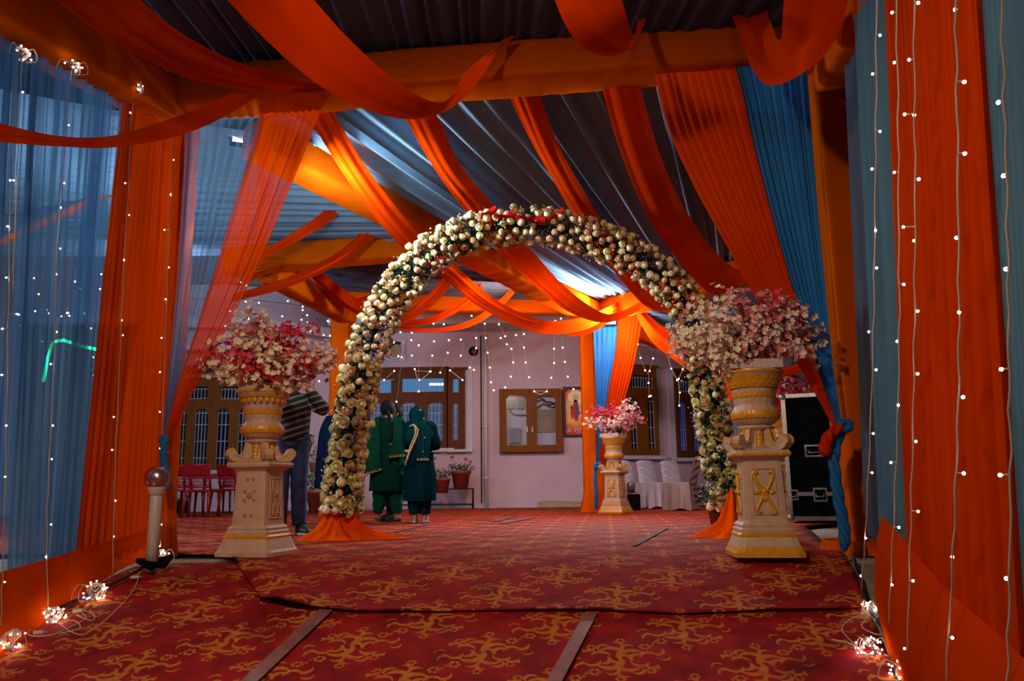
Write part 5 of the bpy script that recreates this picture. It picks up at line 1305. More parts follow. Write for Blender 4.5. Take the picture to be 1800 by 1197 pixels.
# ================================================================== CHAIRS, TABLE, CASE, BOLLARD
def rotz(v, a): return Vector((v[0] * math.cos(a) - v[1] * math.sin(a), v[0] * math.sin(a) + v[1] * math.cos(a), v[2]))
def covered_chair(label, loc, rz, mat, seed, group=None):
    rnd = random.Random(seed); t = thing('covered_chair', label, 'chair', loc, rz, group)
    w = .41
    # backrest cover: leaning back, creased satin, rounded top; front faces local -y
    def backf(sgn):
        def fn(u, v):
            x = (u - .5) * w * (1 - .08 * v); z = .45 + .47 * v
            if v > .85: z -= .035 * (abs(u - .5) * 2) ** 4
            y = .20 + .14 * v + sgn * .028 * math.sin(math.pi * min(1, max(0, u))) ** .4 * (1 if v < .97 else .3)
            return Vector((x, y + .020 * math.sin(20 * v + 6 * u + seed) * math.sin(math.pi * u) * (1 - v * .3), z))
        return fn
    mb = MB(); mb.grid(backf(-1), 12, 22); mb.grid(backf(1), 12, 22)
    mb.grid(lambda u, v: Vector(((u - .5) * w * .92, .34 + (v - .5) * .056 * .6, .915 - .035 * (abs(u - .5) * 2) ** 4)), 12, 2)
    for s_ in (0, 1): mb.grid(lambda u, v, s_=s_: backf(-1)(s_, v).lerp(backf(1)(s_, v), u), 2, 22)
    mb.build('backrest_cover', mat, t)
    mb = MB(); mb.box((0, -.02, .455), (w, .44, .05)); mb.build('seat_cover', mat, t)
    ph = rnd.uniform(0, 6)
    def sk(u, v):
        # perimeter of the seat
        q = u * 4; k = int(q) % 4; f = q - int(q); h = w / 2 + .012
        c = [(-h, -.25), (h, -.25), (h, .22), (-h, .22)]; a, b = c[k], c[(k + 1) % 4]
        x, y = a[0] + (b[0] - a[0]) * f, a[1] + (b[1] - a[1]) * f
        d = Vector((x, y, 0)).normalized(); r = .026 * math.sin(u * 74 + ph) * v + .010 * math.sin(u * 190) * v + .02 * v
        return Vector((x, y, .47 - (.45 - .02 * math.sin(u * 31 + ph)) * v)) + d * r
    mb = MB(); mb.grid(sk, 96, 8); mb.build('skirt_cover', mat, t)
    for (x, y) in ((-.19, -.2), (.19, -.2), (-.19, .2), (.19, .2)):
        mb = MB(); mb.tube([(x, y, 0.0), (x, y, .44)], .012, 6); mb.build('leg', M_ALU, t)
    return t
def fl(px, Y): return (P(px, 880, Y).x, Y, 0.012)
covered_chair('white satin covered chair, leftmost of the row under the window', fl(1112, 15.6), math.radians(22), M_SATW, 1)
covered_chair('white satin covered chair, middle one of the row under the window', fl(1151, 15.6), math.radians(20), M_SATW, 2)
covered_chair('white satin covered chair, right one of the back row beside the taupe chair', fl(1192, 15.9), math.radians(16), M_SATW, 3)
covered_chair('taupe satin covered chair seen from its side and back, nearest the right arch foot', fl(1199, 14.2), math.radians(-122), M_SATT, 4)
# black box beside distant vase
t = thing('speaker_box', 'small black box on the floor behind the distant vase', 'box', fl(1114, 14.6)); mb = MB(); mb.box((0, 0, .14), (.2, .25, .28)); mb.build('body', M_BLACK, t, False)
mb = MB(); mb.tube([(-.06, 0, .28), (-.06, 0, .31), (.06, 0, .31), (.06, 0, .28)], .01, 6); mb.build('handle', M_ALU, t)
t = thing('metal_bin', 'small grey metal canister on top of the black box', 'canister', (P(1110, 880, 14.6).x, 14.6, .315)); mb = MB(); mb.lathe([(.07, 0), (.08, .16), (.075, .17), (.04, .19)], 16); mb.build('body', M_ALU, t)

def red_chair(label, loc, rz):
    t = thing('plastic_chair', label, 'chair', loc, rz, 'red plastic chairs by the left window')
    w = .44
    # lattice back: frame and crossing diagonal bars
    def B(x, z): return Vector((x, .20 + (z - .45) * .22, z))
    mb = MB(); mb.tube([B(-w / 2, .46), B(-w / 2 + .01, .84)], .02, 6); mb.tube([B(w / 2, .46), B(w / 2 - .01, .84)], .02, 6)
    mb.grid(lambda u, v: B((u - .5) * w, .70 + .15 * v) + Vector((0, .012 * math.sin(3.14 * u), 0)), 8, 4)
    mb.grid(lambda u, v: B((u - .5) * w, .70 + .15 * v) + Vector((0, .03 + .012 * math.sin(3.14 * u), 0)), 8, 4)
    mb.tube([B(-w / 2, .855), B(w / 2, .855)], .02, 6); mb.tube([B(-w / 2, .50), B(w / 2, .50)], .018, 6)
    mb.build('backrest', M_REDP, t)
    mb = MB(); rr = random.Random(7)
    for k in range(11):
        x = -w / 2 + w * k / 10
        mb.tube([B(x, .50), B(x + .035, .57), B(x - .02, .64), B(x + .01, .71)], .0075, 4)
    for k in range(4): mb.tube([B(-w / 2, .53 + .05 * k), B(0, .54 + .05 * k), B(w / 2, .525 + .05 * k)], .0075, 4)
    stuff(mb.build('lattice', M_REDP, t))
    mb = MB(); mb.box((0, -.02, .445), (w, .44, .03)); mb.box((0, -.23, .43), (w * .98, .02, .04)); mb.build('seat', M_REDP, t, False)
    for (x, y, sx, sy) in ((-.19, -.2, -.03, -.03), (.19, -.2, .03, -.03), (-.19, .2, -.03, .05), (.19, .2, .03, .05)):
        mb = MB(); mb.tube([(x + sx, y + sy, 0.0), (x, y, .44)], [.018, .026], 6); mb.build('leg', M_REDP, t)
    return t
red_chair('red plastic lattice-back chair, nearest one left of the left vase', fl(355, 13.6), math.radians(178))
red_chair('red plastic lattice-back chair, leftmost, partly behind the slim post', fl(326, 13.9), math.radians(172))
red_chair('red plastic chair facing the yard on the far side of the red table', fl(398, 15.8), math.radians(-12))
red_chair('red plastic chair hidden mostly behind the left vase shaft', fl(418, 14.2), math.radians(150))
t = thing('plastic_table', 'red plastic table between the red lattice chairs', 'table', fl(385, 14.9))
mb = MB(); mb.box((0, 0, .72), (.95, .8, .03)); mb.build('tabletop', M_REDP, t, False)
for s_ in (-1, 1):
    mb = MB(); mb.box((0, s_ * .385, .68), (.9, .02, .06)); mb.build('apron', M_REDP, t, False)
for x in (-.42, .42):
    for y in (-.34, .34): mb = MB(); mb.tube([(x, y, 0), (x * .97, y * .97, .7)], [.02, .03], 6); mb.build('leg', M_REDP, t)

# flight case
FC = P(1431, 850, 9.75)
t = thing('flight_case', 'tall black flight case with aluminium edges behind the right post', 'case', (FC.x + .05, 9.75, 0.012), math.radians(-24))
w, d, h = .62, .55, 1.44
mb = MB(); mb.box((0, 0, h / 2 + .05), (w - .02, d - .02, h - .02)); mb.build('panel', M_BLACK, t, False)
for (a, b) in [((x, y), None) for x in (-1, 1) for y in (-1, 1)]:
    mb = MB(); mb.box((a[0] * w / 2, a[1] * d / 2, h / 2 + .05), (.05, .05, h)); mb.build('edge_rail', M_ALU, t, False)
for z in (.05, .33, h + .05):
    for s_ in (-1, 1):
        mb = MB(); mb.box((0, s_ * d / 2, z), (w, .04, .045)); mb.build('edge_rail', M_ALU, t, False)
        mb = MB(); mb.box((s_ * w / 2, 0, z), (.04, d, .045)); mb.build('edge_rail', M_ALU, t, False)
for x in (-1, 1):
    for y in (-1, 1):
        for z in (.06, h + .04): mb = MB(); mb.ball((x * w / 2, y * d / 2, z), .045, 8, 6); mb.build('ball_corner', M_ALU, t)
for (x, z, ww, hh, nm) in ((.0, .83, .21, .14, 'recessed_handle'), (.03, .32, .15, .16, 'butterfly_latch'), (-.26, .32, .09, .12, 'hinge_plate')):
    mb = MB(); fz = -d / 2 - .012
    mb.box((x, fz, z), (ww, .014, hh)); pl_ = mb.build(nm, M_ALU, t, False)
    mb = MB(); mb.box((x, fz - .004, z), (ww * .78, .012, hh * .74)); mb.build('dish', M_POTC if 0 else M_BLACK, pl_, False)
    mb = MB(); mb.tube([(x - ww * .28, fz - .02, z + .01), (x - ww * .28, fz - .03, z - .02), (x + ww * .28, fz - .03, z - .02), (x + ww * .28, fz - .02, z + .01)], .009, 6); mb.build('grip', M_ALU, pl_)
t.location.z = .012

# tan rolled paper / carpet end against wall
mb = MB(); pa, pb = P(945, 893, 17.1), P(1026, 893, 17.0)
def fn(u, v):
    c = pa.lerp(pb, u); hgt = .11 + .012 * math.sin(u * 5); a = v * 3.14
    return Vector((c.x, c.y - .10 * math.cos(a), .014 + hgt * math.sin(a) * (1 if .05 < u else .9)))
mb.grid(fn, 30, 8); tag(mb.build('rolled_underlay', M_TAN), 'tan rolled underlay lying along the foot of the back wall', 'roll')

# bollard lamp
bl = G(266, 1003)
t = thing('bollard_lamp', 'white pole lamp with an unlit pink-brown glass globe at the foot of the left wall', 'lamp', (bl.x, bl.y, bl.z - .005))
mb = MB(); mb.lathe([(.040, 0), (.040, .50), (.036, .505)], 20); mb.build('pole', M_PIPE, t)
mb = MB(); mb.lathe([(.042, .50), (.048, .505), (.052, .53), (.060, .545), (.060, .555)], 20); mb.build('collar', M_PIPE, t)
mb = MB(); mb.ball((0, 0, .615), .088, 28, 18, (1, 1, .95)); mb.build('globe', M_GLOBE, t)
mb = MB(); mb.lathe([(.022, .56), (.022, .62), (.010, .64)], 12); mb.build('bulb_holder', M_PIPE, t)
mb = MB(); mb.tube([(.05, -.1, .03), (-.09, .0, .07), (-.06, .12, .05), (.08, .10, .08), (.10, -.04, .04), (-.02, -.09, .06)], .02, 6); mb.build('cloth_wrap', M_BLACK, t)

# ================================================================== FAIRY LIGHTS
def bulbmesh(r, mat):
    b = MB(); b.ball((0, 0, 0), r, 8, 5); me = bpy.data.meshes.new('bulb'); me.from_pydata(b.v, [], b.f); me.materials.append(mat); return me
BL_N = bulbmesh(.0046, M_BULB); BL_F = bulbmesh(.015, M_BULBF); BL_B = bulbmesh(.0048, M_BULBB)
def string(label, pts, bulbs, r=.0028, me=BL_N, group=None, stemlen=.028, wmat=None, seed=0):
    """pts: wire path; bulbs: list of (point, side)"""
    rnd = random.Random(seed + len(pts)); o = pts[0]
    t = thing('fairy_light_string', label, 'string lights', o, 0, group)
    mb = MB(); n = max(10, len(pts) * 5)
    path = [cr(pts, k / n) - o + Vector((.0025 * math.sin(k * 1.7), .002 * math.sin(k * 2.3), 0)) for k in range(n + 1)]
    mb.tube(path, r, 5)
    for (b, sd) in bulbs:
        a = b - o; mb.tube([a - sd, a], r * .8, 4)
    mb.build('wire', wmat or M_WIRE, t)
    for (b, sd) in bulbs:
        q = bpy.data.objects.new('bulb', me); COL.objects.link(q); q.parent = t; q.location = b - o
    return t
def vstring(label, px, bl, hit, seed=0, **kw):
    """px: list of (x,y) wire pixels, bl: list of (x,y) bulb pixels"""
    pts = [hit(*p) for p in px]
    def wx(y):
        for (a, b), (c, d) in zip(px, px[1:]):
            if b <= y <= d: return a + (c - a) * (y - b) / (d - b)
        return px[-1][0]
    bulbs = []
    for (x, y) in bl:
        p = hit(x, y); w = hit(wx(y), y - 1); bulbs.append((p, p - w))
    return string(label, pts, bulbs, seed=seed, **kw)
hl = WLo(.10)
vstring('fairy light string at the very left edge on the blue sheer', [(22, 150), (17, 400), (12, 700), (5, 980), (2, 1100)], [(18, 317), (14, 398), (11, 488), (33, 553), (4, 578), (3, 659), (11, 748), (9, 838), (8, 1023)], hl, 1)
vstring('second fairy light string from the left, ending in the left ground bundle', [(42, 80), (37, 130), (30, 300), (22, 520)], [(40, 162), (24, 317), (13, 398), (30, 552)], hl, 2)
vstring('third fairy light string from the left, running down to the skirt foot', [(128, 110), (120, 180), (112, 300), (100, 440), (95, 620), (87, 800), (82, 950), (85, 1068)], [(121, 220), (113, 322), (107, 365), (106, 437), (99, 482), (89, 640), (93, 748), (91, 807), (90, 922), (81, 979)], hl, 3)
vstring('fairy light string down the middle of the left orange curtain', [(240, 150), (232, 200), (226, 320), (218, 460), (212, 600), (204, 780), (200, 900), (198, 1012)], [(229, 198), (220, 322), (227, 378), (218, 457), (214, 563), (216, 589), (200, 733), (197, 791), (203, 880), (200, 943)], hl, 4)
vstring('fairy light string beside the left slim post', [(307, 180), (303, 290), (297, 420), (290, 600), (285, 800), (282, 958)], [(305, 281), (300, 342), (289, 404), (297, 470), (291, 526), (284, 594), (281, 654), (281, 724), (281, 788), (284, 922), (281, 960)], hl, 5)
hr = WRo(-.26)
vstring('fairy light string beside the broad right post, nearest the passage', [(1541, -20), (1540, 200), (1538, 400), (1535, 600), (1528, 800), (1520, 960), (1514, 1036)], [(1547, 62), (1534, 130), (1547, 231), (1533, 297), (1539, 405), (1541, 471), (1527, 583), (1540, 650), (1535, 762), (1533, 831), (1522, 946), (1513, 1012)], hr, 6)
vstring('fairy light string over the edge of the narrow right blue curtain', [(1575, -20), (1579, 200), (1580, 400), (1581, 600), (1576, 800), (1568, 980), (1562, 1100)], [(1568, 22), (1572, 110), (1572, 303), (1589, 500), (1577, 600), (1579, 712), (1566, 813), (1580, 927), (1568, 1028)], hr, 7)
vstring('fairy light string on the left half of the wide right orange curtain', [(1607, -20), (1608, 200), (1609, 400), (1607, 620), (1604, 800), (1599, 1000), (1595, 1150)], [(1614, 5), (1598, 105), (1590, 201), (1607, 202), (1615, 315), (1588, 399), (1607, 423), (1613, 547), (1613, 657), (1610, 776), (1614, 899), (1605, 1021), (1590, 1140)], hr, 8)
vstring('fairy light string down the centre of the wide right orange curtain', [(1679, -20), (1682, 150), (1685, 400), (1686, 620), (1682, 800), (1674, 1000), (1662, 1210)], [(1679, 17), (1695, 144), (1696, 270), (1681, 418), (1686, 549), (1693, 698), (1694, 832), (1674, 979), (1674, 1121)], hr, 9)
vstring('fairy light string at the right edge on the blue grey curtain', [(1760, -20), (1765, 160), (1770, 310), (1773, 500), (1774, 650), (1777, 850), (1774, 1060), (1771, 1210)], [(1755, 180), (1764, 309), (1768, 473), (1760, 649), (1758, 835), (1769, 1017)], hr, 10)
# strings hanging before the building
def far_string(label, xs, ys, Y, seed, top=3.5, group=None):
    px = list(zip(xs, ys)); q = P(xs[0], ys[0], Y); pts = [P(x, y, Y) for x, y in px]
    if q.z < top: pts = [Vector((q.x, Y, top))] + pts
    bulbs = [(P(x, y, Y), Vector((.01, 0, .012))) for x, y in px]
    return string(label, pts, bulbs, me=BL_F, r=.003, wmat=M_WIRED, group=group, seed=seed)
FS = [
 ([703, 704, 706, 697], [572, 584, 628, 706]), ([725, 724, 723, 724, 729], [571, 585, 598, 625, 649]), ([736, 736], [607, 688]), ([762, 763, 760, 756], [569, 600, 625, 653]),
 ([780, 784, 789, 787, 774], [570, 578, 598, 620, 655]), ([768, 810, 810, 791], [544, 597, 625, 651]), ([835, 837, 837, 833, 826], [569, 594, 612, 650, 646]), ([852, 854, 857, 861, 863, 868], [569, 594, 620, 646, 672, 686]),
 ([877, 880, 888, 891, 899, 902, 898, 888], [570, 594, 591, 605, 613, 637, 662, 681]), ([901, 907, 921, 921, 924, 930, 939], [544, 589, 587, 611, 637, 663, 688]),
 ([908, 920], [542, 560]), ([976, 974, 974, 969, 961], [564, 613, 638, 664, 688]), ([986, 989, 993, 998, 1008], [560, 611, 636, 662, 684]), ([829, 833, 842, 850], [555, 567, 551, 543]),
 ([626, 629, 627, 632], [537, 555, 580, 600]), ([665, 668, 692, 700], [569, 590, 602, 626]), ([578, 577, 585, 588], [521, 565, 640, 668])]
FSL = ['just right of the arch, over the exhaust vent', 'right of the exhaust vent, over the wooden window', 'with two bulbs, over the wooden window', 'over the middle of the wooden window', 'reaching the wooden window right of its middle', 'starting high on the beam, over the window right end', 'beside the small round vent', 'over the white downpipe', 'over the left edge of the meter cabinet', 'over the middle of the meter cabinet', 'with two high bulbs, close under the back beam', 'over the gap between meter cabinet and poster', 'ending at the top of the devotional poster', 'with four high bulbs above the round vent', 'between the orange post and the arch left side', 'crossing behind the arch at the exhaust vent', 'left of the orange post, beside the left bouquet']
for i, (xs, ys) in enumerate(FS):
    z = sorted(zip(ys, xs)); ys = [a for a, b in z]; xs = [b for a, b in z]
    far_string('far warm fairy lights ' + FSL[i], xs, ys, 14.5, 20 + i, top=3.55, group='warm fairy light strings before the back wall')
FL_ = [([433, 432, 436, 437], [502, 530, 541, 560]), ([455, 455, 405, 396], [532, 555, 547, 573]), ([507, 506, 496, 532], [500, 529, 556, 545]), ([516, 530, 542, 540, 545], [518, 562, 527, 554, 575]), ([528, 532, 541, 546, 569], [511, 539, 567, 582, 589]), ([578, 576, 580, 583], [538, 564, 590, 617]), ([423, 417, 470, 561], [496, 520, 505, 670])]
FLL = ['near the blossom bouquet top left', 'far left beside the orange sheer', 'over the bouquet middle, short', 'over the bouquet right half', 'low over the bouquet right half', 'next to the orange post', 'wide sparse one just under the dark sky']
for i, (xs, ys) in enumerate(FL_):
    z = sorted(zip(ys, xs)); ys = [a for a, b in z]; xs = [b for a, b in z]
    far_string('fairy lights before curved balconies, ' + FLL[i], xs, ys, 14.6, 50 + i, top=4.6, group='fairy light strings before the curved balconies')
# seen through the left sheer
FX = [([60, 68, 62, 74, 35], [489, 517, 547, 600, 572]), ([132, 140, 148, 160, 152], [495, 507, 551, 577, 573]), ([85, 83, 100, 105, 100], [551, 545, 583, 597, 584]), ([178, 176, 164, 165], [482, 508, 628, 660]), ([120, 122, 118, 108], [550, 555, 550, 556]), ([208, 215, 206, 210], [505, 550, 589, 626])]
FXL = ['nearest the left picture edge', 'left of the blue panel centre', 'at the blue panel centre', 'close to the orange curtain', 'short one at the blue panel centre', 'through the orange curtain']
for i, (xs, ys) in enumerate(FX):
    z = sorted(zip(ys, xs)); ys = [a for a, b in z]; xs = [b for a, b in z]
    far_string('outdoor fairy lights seen through the left sheer, ' + FXL[i], xs, ys, 12.0, 60 + i, top=3.9, group='fairy light strings behind the left sheer')
# Y-shaped strings at the right windows
vs_ = lambda lab, px, bl, s_: vstring(lab, px, bl, lambda x, y: P(x, y, 14.8), s_, me=BL_F, r=.006)
vs_('fairy lights curving along the right edge of the far orange curtain', [(1115, 582), (1101, 620), (1100, 646), (1099, 668), (1092, 691), (1085, 697)], [(1115, 582), (1103, 623), (1100, 646), (1099, 668), (1092, 691)], 80)
vs_('left arm and stem of the Y-shaped fairy lights before the right window', [(1117, 590), (1121, 605), (1126, 629), (1134, 651), (1140, 658), (1140, 673), (1142, 698)], [(1121, 605), (1126, 629), (1134, 651), (1140, 673), (1141, 697), (1144, 696)], 81)
vs_('right arm of the Y-shaped fairy lights before the right window', [(1149, 603), (1152, 609), (1148, 630), (1141, 652), (1140, 658)], [(1152, 609), (1148, 630), (1142, 652)], 82)
vs_('left arm and stem of the second Y-shaped fairy lights, nearest the arch', [(1172, 615), (1174, 626), (1180, 648), (1191, 668), (1193, 672), (1194, 690), (1194, 713)], [(1174, 626), (1180, 648), (1190, 668), (1195, 690), (1194, 713)], 83)
vs_('right arm of the second Y-shaped fairy lights, nearest the arch', [(1202, 634), (1200, 649), (1193, 666), (1192, 671)], [(1200, 649), (1193, 666)], 84)
swb = [(675, 668), (693, 652), (729, 649), (737, 668), (757, 653), (791, 651), (813, 668)]
for k, seg_ in enumerate((swb[0:2], swb[2:5], swb[5:7])):
    vs_('short sagging fairy lights over the wooden window, %s part' % ('left', 'middle', 'right')[k], [(a, b) for a, b in seg_], seg_, 90 + k)
vs_('fairy lights sagging over the top of the meter cabinet', [(939, 688), (950, 693), (961, 688)], [(939, 688), (961, 688)], 95)

# wound bundles
def bundle(label, c, r, seed, nb=14, ell=(1, 1, .8), up=False):
    rnd = random.Random(seed); t = thing('light_bundle', label, 'string lights', c)
    mb = MB()
    ax = Vector((1, .3, .2)).normalized()
    for k in range(9):
        q = Quaternion(Vector((rnd.gauss(0, 1), rnd.gauss(0, 1), rnd.gauss(0, 1))).normalized(), rnd.uniform(0, .7)); rr = r * rnd.uniform(.75, 1.0)
        mb.tube([q @ Vector((rr * .35 * math.sin(2 * a), rr * math.cos(a), rr * .8 * math.sin(a))) for a in [i * math.pi / 10 for i in range(21)]], .0024, 4, False)
    mb.build('wound_wire', M_WIRE, t)
    mb = MB()
    for k in range(3):
        a = rnd.uniform(0, 6.28); L_ = rnd.uniform(1.3, 2.3) * r
        pts = [Vector((0, 0, 0)), Vector((math.cos(a) * L_ * .7, math.sin(a) * L_ * .5, (r * .8 if not up else r))), Vector((math.cos(a) * L_, math.sin(a) * L_ * .6, -r * .55)), Vector((math.cos(a + .7) * L_ * .7, math.sin(a + .7) * L_ * .5, -r * .6))]
        mb.tube([cr(pts, i / 14) for i in range(15)], .002, 4, False)
    mb.build('loose_loops', M_WIRE, t)
    for k in range(nb):
        d = Vector((rnd.gauss(0, 1), rnd.gauss(0, 1), rnd.gauss(0, 1))).normalized(); rr = r * rnd.uniform(.8, 1.25)
        q = bpy.data.objects.new('bulb', BL_B); COL.objects.link(q); q.parent = t; q.location = (d.x * rr, d.y * rr, max(d.z * rr * .8, -r * .55))
    return t
def gb(px, py, r, dy=0):
    p = G(px, py + dy); return Vector((p.x, p.y, gz(p.y) + r * .62))
bundle('glowing fairy light bundle in the lower left corner', gb(18, 1140, .07), .065, 1, 18)
bundle('glowing fairy light bundle on the left floor, second from the corner', gb(92, 1094, .06), .055, 2, 20)
bundle('glowing fairy light bundle on the left floor in front of the globe lamp', gb(168, 1052, .06), .065, 3, 22)
bundle('glowing fairy light bundle on the bare concrete behind the globe lamp', gb(282, 984, .05), .05, 4, 16)
bundle('glowing fairy light bundle on the right floor, farthest one by the black cable', gb(1534, 1080, .05), .05, 5, 16)
bundle('largest glowing fairy light bundle on the right carpet beside the skirt', gb(1527, 1150, .06), .06, 6, 26)
bundle('glowing fairy light bundle at the lower right picture bottom', gb(1590, 1192, .06), .06, 7, 20)
hb = WLo(.16)
bundle('glowing fairy light bundle hung at the top left, leftmost', hb(38, 95), .042, 8, 9, up=True)
bundle('glowing fairy light bundle hung at the top left, middle one', hb(130, 119), .045, 9, 10, up=True)
bundle('glowing fairy light bundle hung over the left orange curtain', hb(244, 156), .04, 10, 8, up=True)
def cable(label, pxs, r, mat, dz=.01, name='cable', n=60, wig=0.0):
    pts = [G(*p) for p in pxs]; pts = [Vector((p.x, p.y, gz(p.y) + r + dz)) for p in pts]
    mb = MB(); mb.tube([cr(pts, k / n) + Vector((wig * math.sin(k * 1.3), wig * math.cos(k * 1.9), 0)) for k in range(n + 1)], r, 6); return tag(mb.build(name, mat), label, 'cable')
cable('black cable along the foot of the left orange skirt', [(0, 1130), (60, 1098), (110, 1072), (170, 1045), (220, 1020), (262, 996), (300, 968)], .010, M_CAB, wig=.004)
cable('black cable running down the right edge of the carpet', [(1500, 985), (1518, 1045), (1532, 1080), (1552, 1110), (1568, 1140), (1590, 1168), (1612, 1197), (1625, 1215)], .011, M_CAB, wig=.004)
cable('thin white wire looping over the left carpet', [(105, 1118), (140, 1108), (130, 1095), (105, 1100), (140, 1120), (170, 1105), (200, 1080), (235, 1040), (248, 1005), (258, 1000)], .0028, M_WIRE)
cable('tangled white wire loops beside the left light bundles', [(60, 1098), (50, 1120), (90, 1120), (125, 1105), (150, 1090), (140, 1075), (165, 1085), (160, 1095), (135, 1085)], .0026, M_WIRE)
cable('thin white wire loops on the right carpet', [(1462, 1128), (1490, 1134), (1505, 1140), (1480, 1110), (1500, 1090), (1530, 1082), (1515, 1105), (1545, 1120), (1560, 1110)], .0028, M_WIRE)
for i, (x, y, lab) in enumerate(((135, 1078, 'small white plug adaptor on the left carpet, nearer the globe lamp'), (66, 1116, 'small white plug adaptor on the left carpet near the corner'), (236, 1018, 'small white plug adaptor beside the foot of the globe lamp'))):
    p = G(x, y); t = thing('plug_adaptor', lab, 'adaptor', (p.x, p.y, gz(p.y) + .014), .5)
    mb = MB(); mb.box((0, 0, 0), (.045, .02, .016)); mb.build('body', M_PIPE, t, False); mb = MB(); mb.tube([(.02, 0, 0), (.045, .004, -.003)], .003, 5); mb.build('lead', M_WIRE, t)

# ================================================================== PEOPLE
def skin_body(name, joints, edges, mat, parent, sub=2):
    """joints: list of (x,y,z,r); one continuous surface grown by a Skin modifier"""
    me = bpy.data.meshes.new(name); me.from_pydata([j[:3] for j in joints], edges, [])
    o = bpy.data.objects.new(name, me); COL.objects.link(o)
    m = o.modifiers.new('skin', 'SKIN'); m.use_smooth_shade = True
    for i, j in enumerate(joints):
        r = j[3]; v = me.skin_vertices[0].data[i]
        v.radius = (r, r) if isinstance(r, (int, float)) else r
    me.skin_vertices[0].data[0].use_root = True
    s_ = o.modifiers.new('sub', 'SUBSURF'); s_.levels = sub; s_.render_levels = sub
    bpy.context.view_layer.update()
    me2 = bpy.data.meshes.new_from_object(o.evaluated_get(bpy.context.evaluated_depsgraph_get()))
    bpy.data.objects.remove(o)
    me2.materials.clear(); me2.materials.append(mat)
    me2.polygons.foreach_set('use_smooth', [True] * len(me2.polygons))
    q = bpy.data.objects.new(name, me2); COL.objects.link(q); q.parent = parent
    return q
def person_body(t, h, pose, feet=None):
    """facing +y locally (away from the camera). pose: dict of joint overrides."""
    k = h / 1.65
    J = dict(pelvis=(0, 0, .92), spine=(0, .0, 1.06), chest=(0, .0, 1.24), neck=(0, .005, 1.40), neck2=(0, .012, 1.46), head=(0, .02, 1.53), crown=(0, .01, 1.615),
             shL=(-.165, 0, 1.345), elL=(-.205, -.01, 1.09), wrL=(-.19, .12, .90), shR=(.165, 0, 1.345), elR=(.205, -.01, 1.09), wrR=(.19, .12, .90),
             hipL=(-.085, 0, .88), knL=(-.09, .02, .48), anL=(-.09, 0, .09), toL=(-.10, .15, .035), heL=(-.09, -.05, .04),
             hipR=(.085, 0, .88), knR=(.09, .02, .48), anR=(.09, 0, .09), toR=(.10, .15, .035), heR=(.09, -.05, .04))
    J.update(pose)
    Rr = dict(pelvis=.115, spine=.11, chest=.125, neck=.052, neck2=.05, head=.088, crown=.055, sh=.06, el=.038, wr=.025, hip=.085, kn=.055, an=.036, to=.028, he=.03)
    names = list(J); joints = []
    for n in names:
        r = Rr.get(n, Rr.get(n[:-1], .05)); p = J[n]; joints.append((p[0] * k, p[1] * k, p[2] * k, r * k))
    I = {n: i for i, n in enumerate(names)}
    E_ = [('pelvis', 'spine'), ('spine', 'chest'), ('chest', 'neck'), ('neck', 'neck2'), ('neck2', 'head'), ('head', 'crown')]
    for s_ in 'LR': E_ += [('chest', 'sh' + s_), ('sh' + s_, 'el' + s_), ('el' + s_, 'wr' + s_), ('pelvis', 'hip' + s_), ('hip' + s_, 'kn' + s_), ('kn' + s_, 'an' + s_), ('an' + s_, 'to' + s_), ('an' + s_, 'he' + s_)]
    E = [(I[a], I[b]) for a, b in E_]
    for s_ in 'LR':      # palm and five fingers
        w = Vector(joints[I['wr' + s_]][:3]); e = Vector(joints[I['el' + s_]][:3]); d = (w - e).normalized(); sd = d.cross(Vector((0, 0, 1)) if abs(d.z) < .9 else Vector((0, 1, 0))).normalized()
        pm = w + d * .045 * k; joints.append((*pm, .026 * k)); ip = len(joints) - 1; E.append((I['wr' + s_], ip))
        curl = d.cross(sd)
        for q, (off, L_) in enumerate(((-.027, .065), (-.009, .075), (.009, .071), (.027, .055))):
            a = pm + d * .04 * k + sd * off * k; b = a + d * L_ * .5 * k - curl * .008; c = b + d * L_ * .4 * k - curl * .02
            i0 = len(joints); joints += [(*a, .0085 * k), (*b, .0078 * k), (*c, .0065 * k)]; E += [(ip, i0), (i0, i0 + 1), (i0 + 1, i0 + 2)]
        a = w + d * .02 * k + sd * .03 * k; b = a + (d * .6 + sd * .6) * .035 * k; i0 = len(joints); joints += [(*a, .010 * k), (*b, .009 * k)]; E += [(ip, i0), (i0, i0 + 1)]
    b = skin_body('body', joints, E, M_SKIN, t)
    hd = Vector(J['head']) * k
    # face on the +y side
    for sx in (-1, 1):
        mb = MB(); mb.ball(hd + Vector((sx * .034 * k, .084 * k, .008 * k)), .012 * k, 8, 6, (1.2, .5, .7)); mb.build('eye', M_WALLW, t)
        mb = MB(); mb.ball(hd + Vector((sx * .095 * k, 0, -.005 * k)), .024 * k, 8, 6, (.4, .7, 1.2)); mb.build('ear', M_SKIN, t)
    mb = MB(); mb.ball(hd + Vector((0, .10 * k, -.018 * k)), .016 * k, 8, 6, (.8, 1.2, 1.5)); mb.build('nose', M_SKIN, t)
    mb = MB(); mb.ball(hd + Vector((0, .085 * k, -.052 * k)), .022 * k, 8, 5, (1, .35, .3)); mb.build('mouth', M_POTC, t)
    return {n: Vector(p) * k for n, p in J.items()}, k
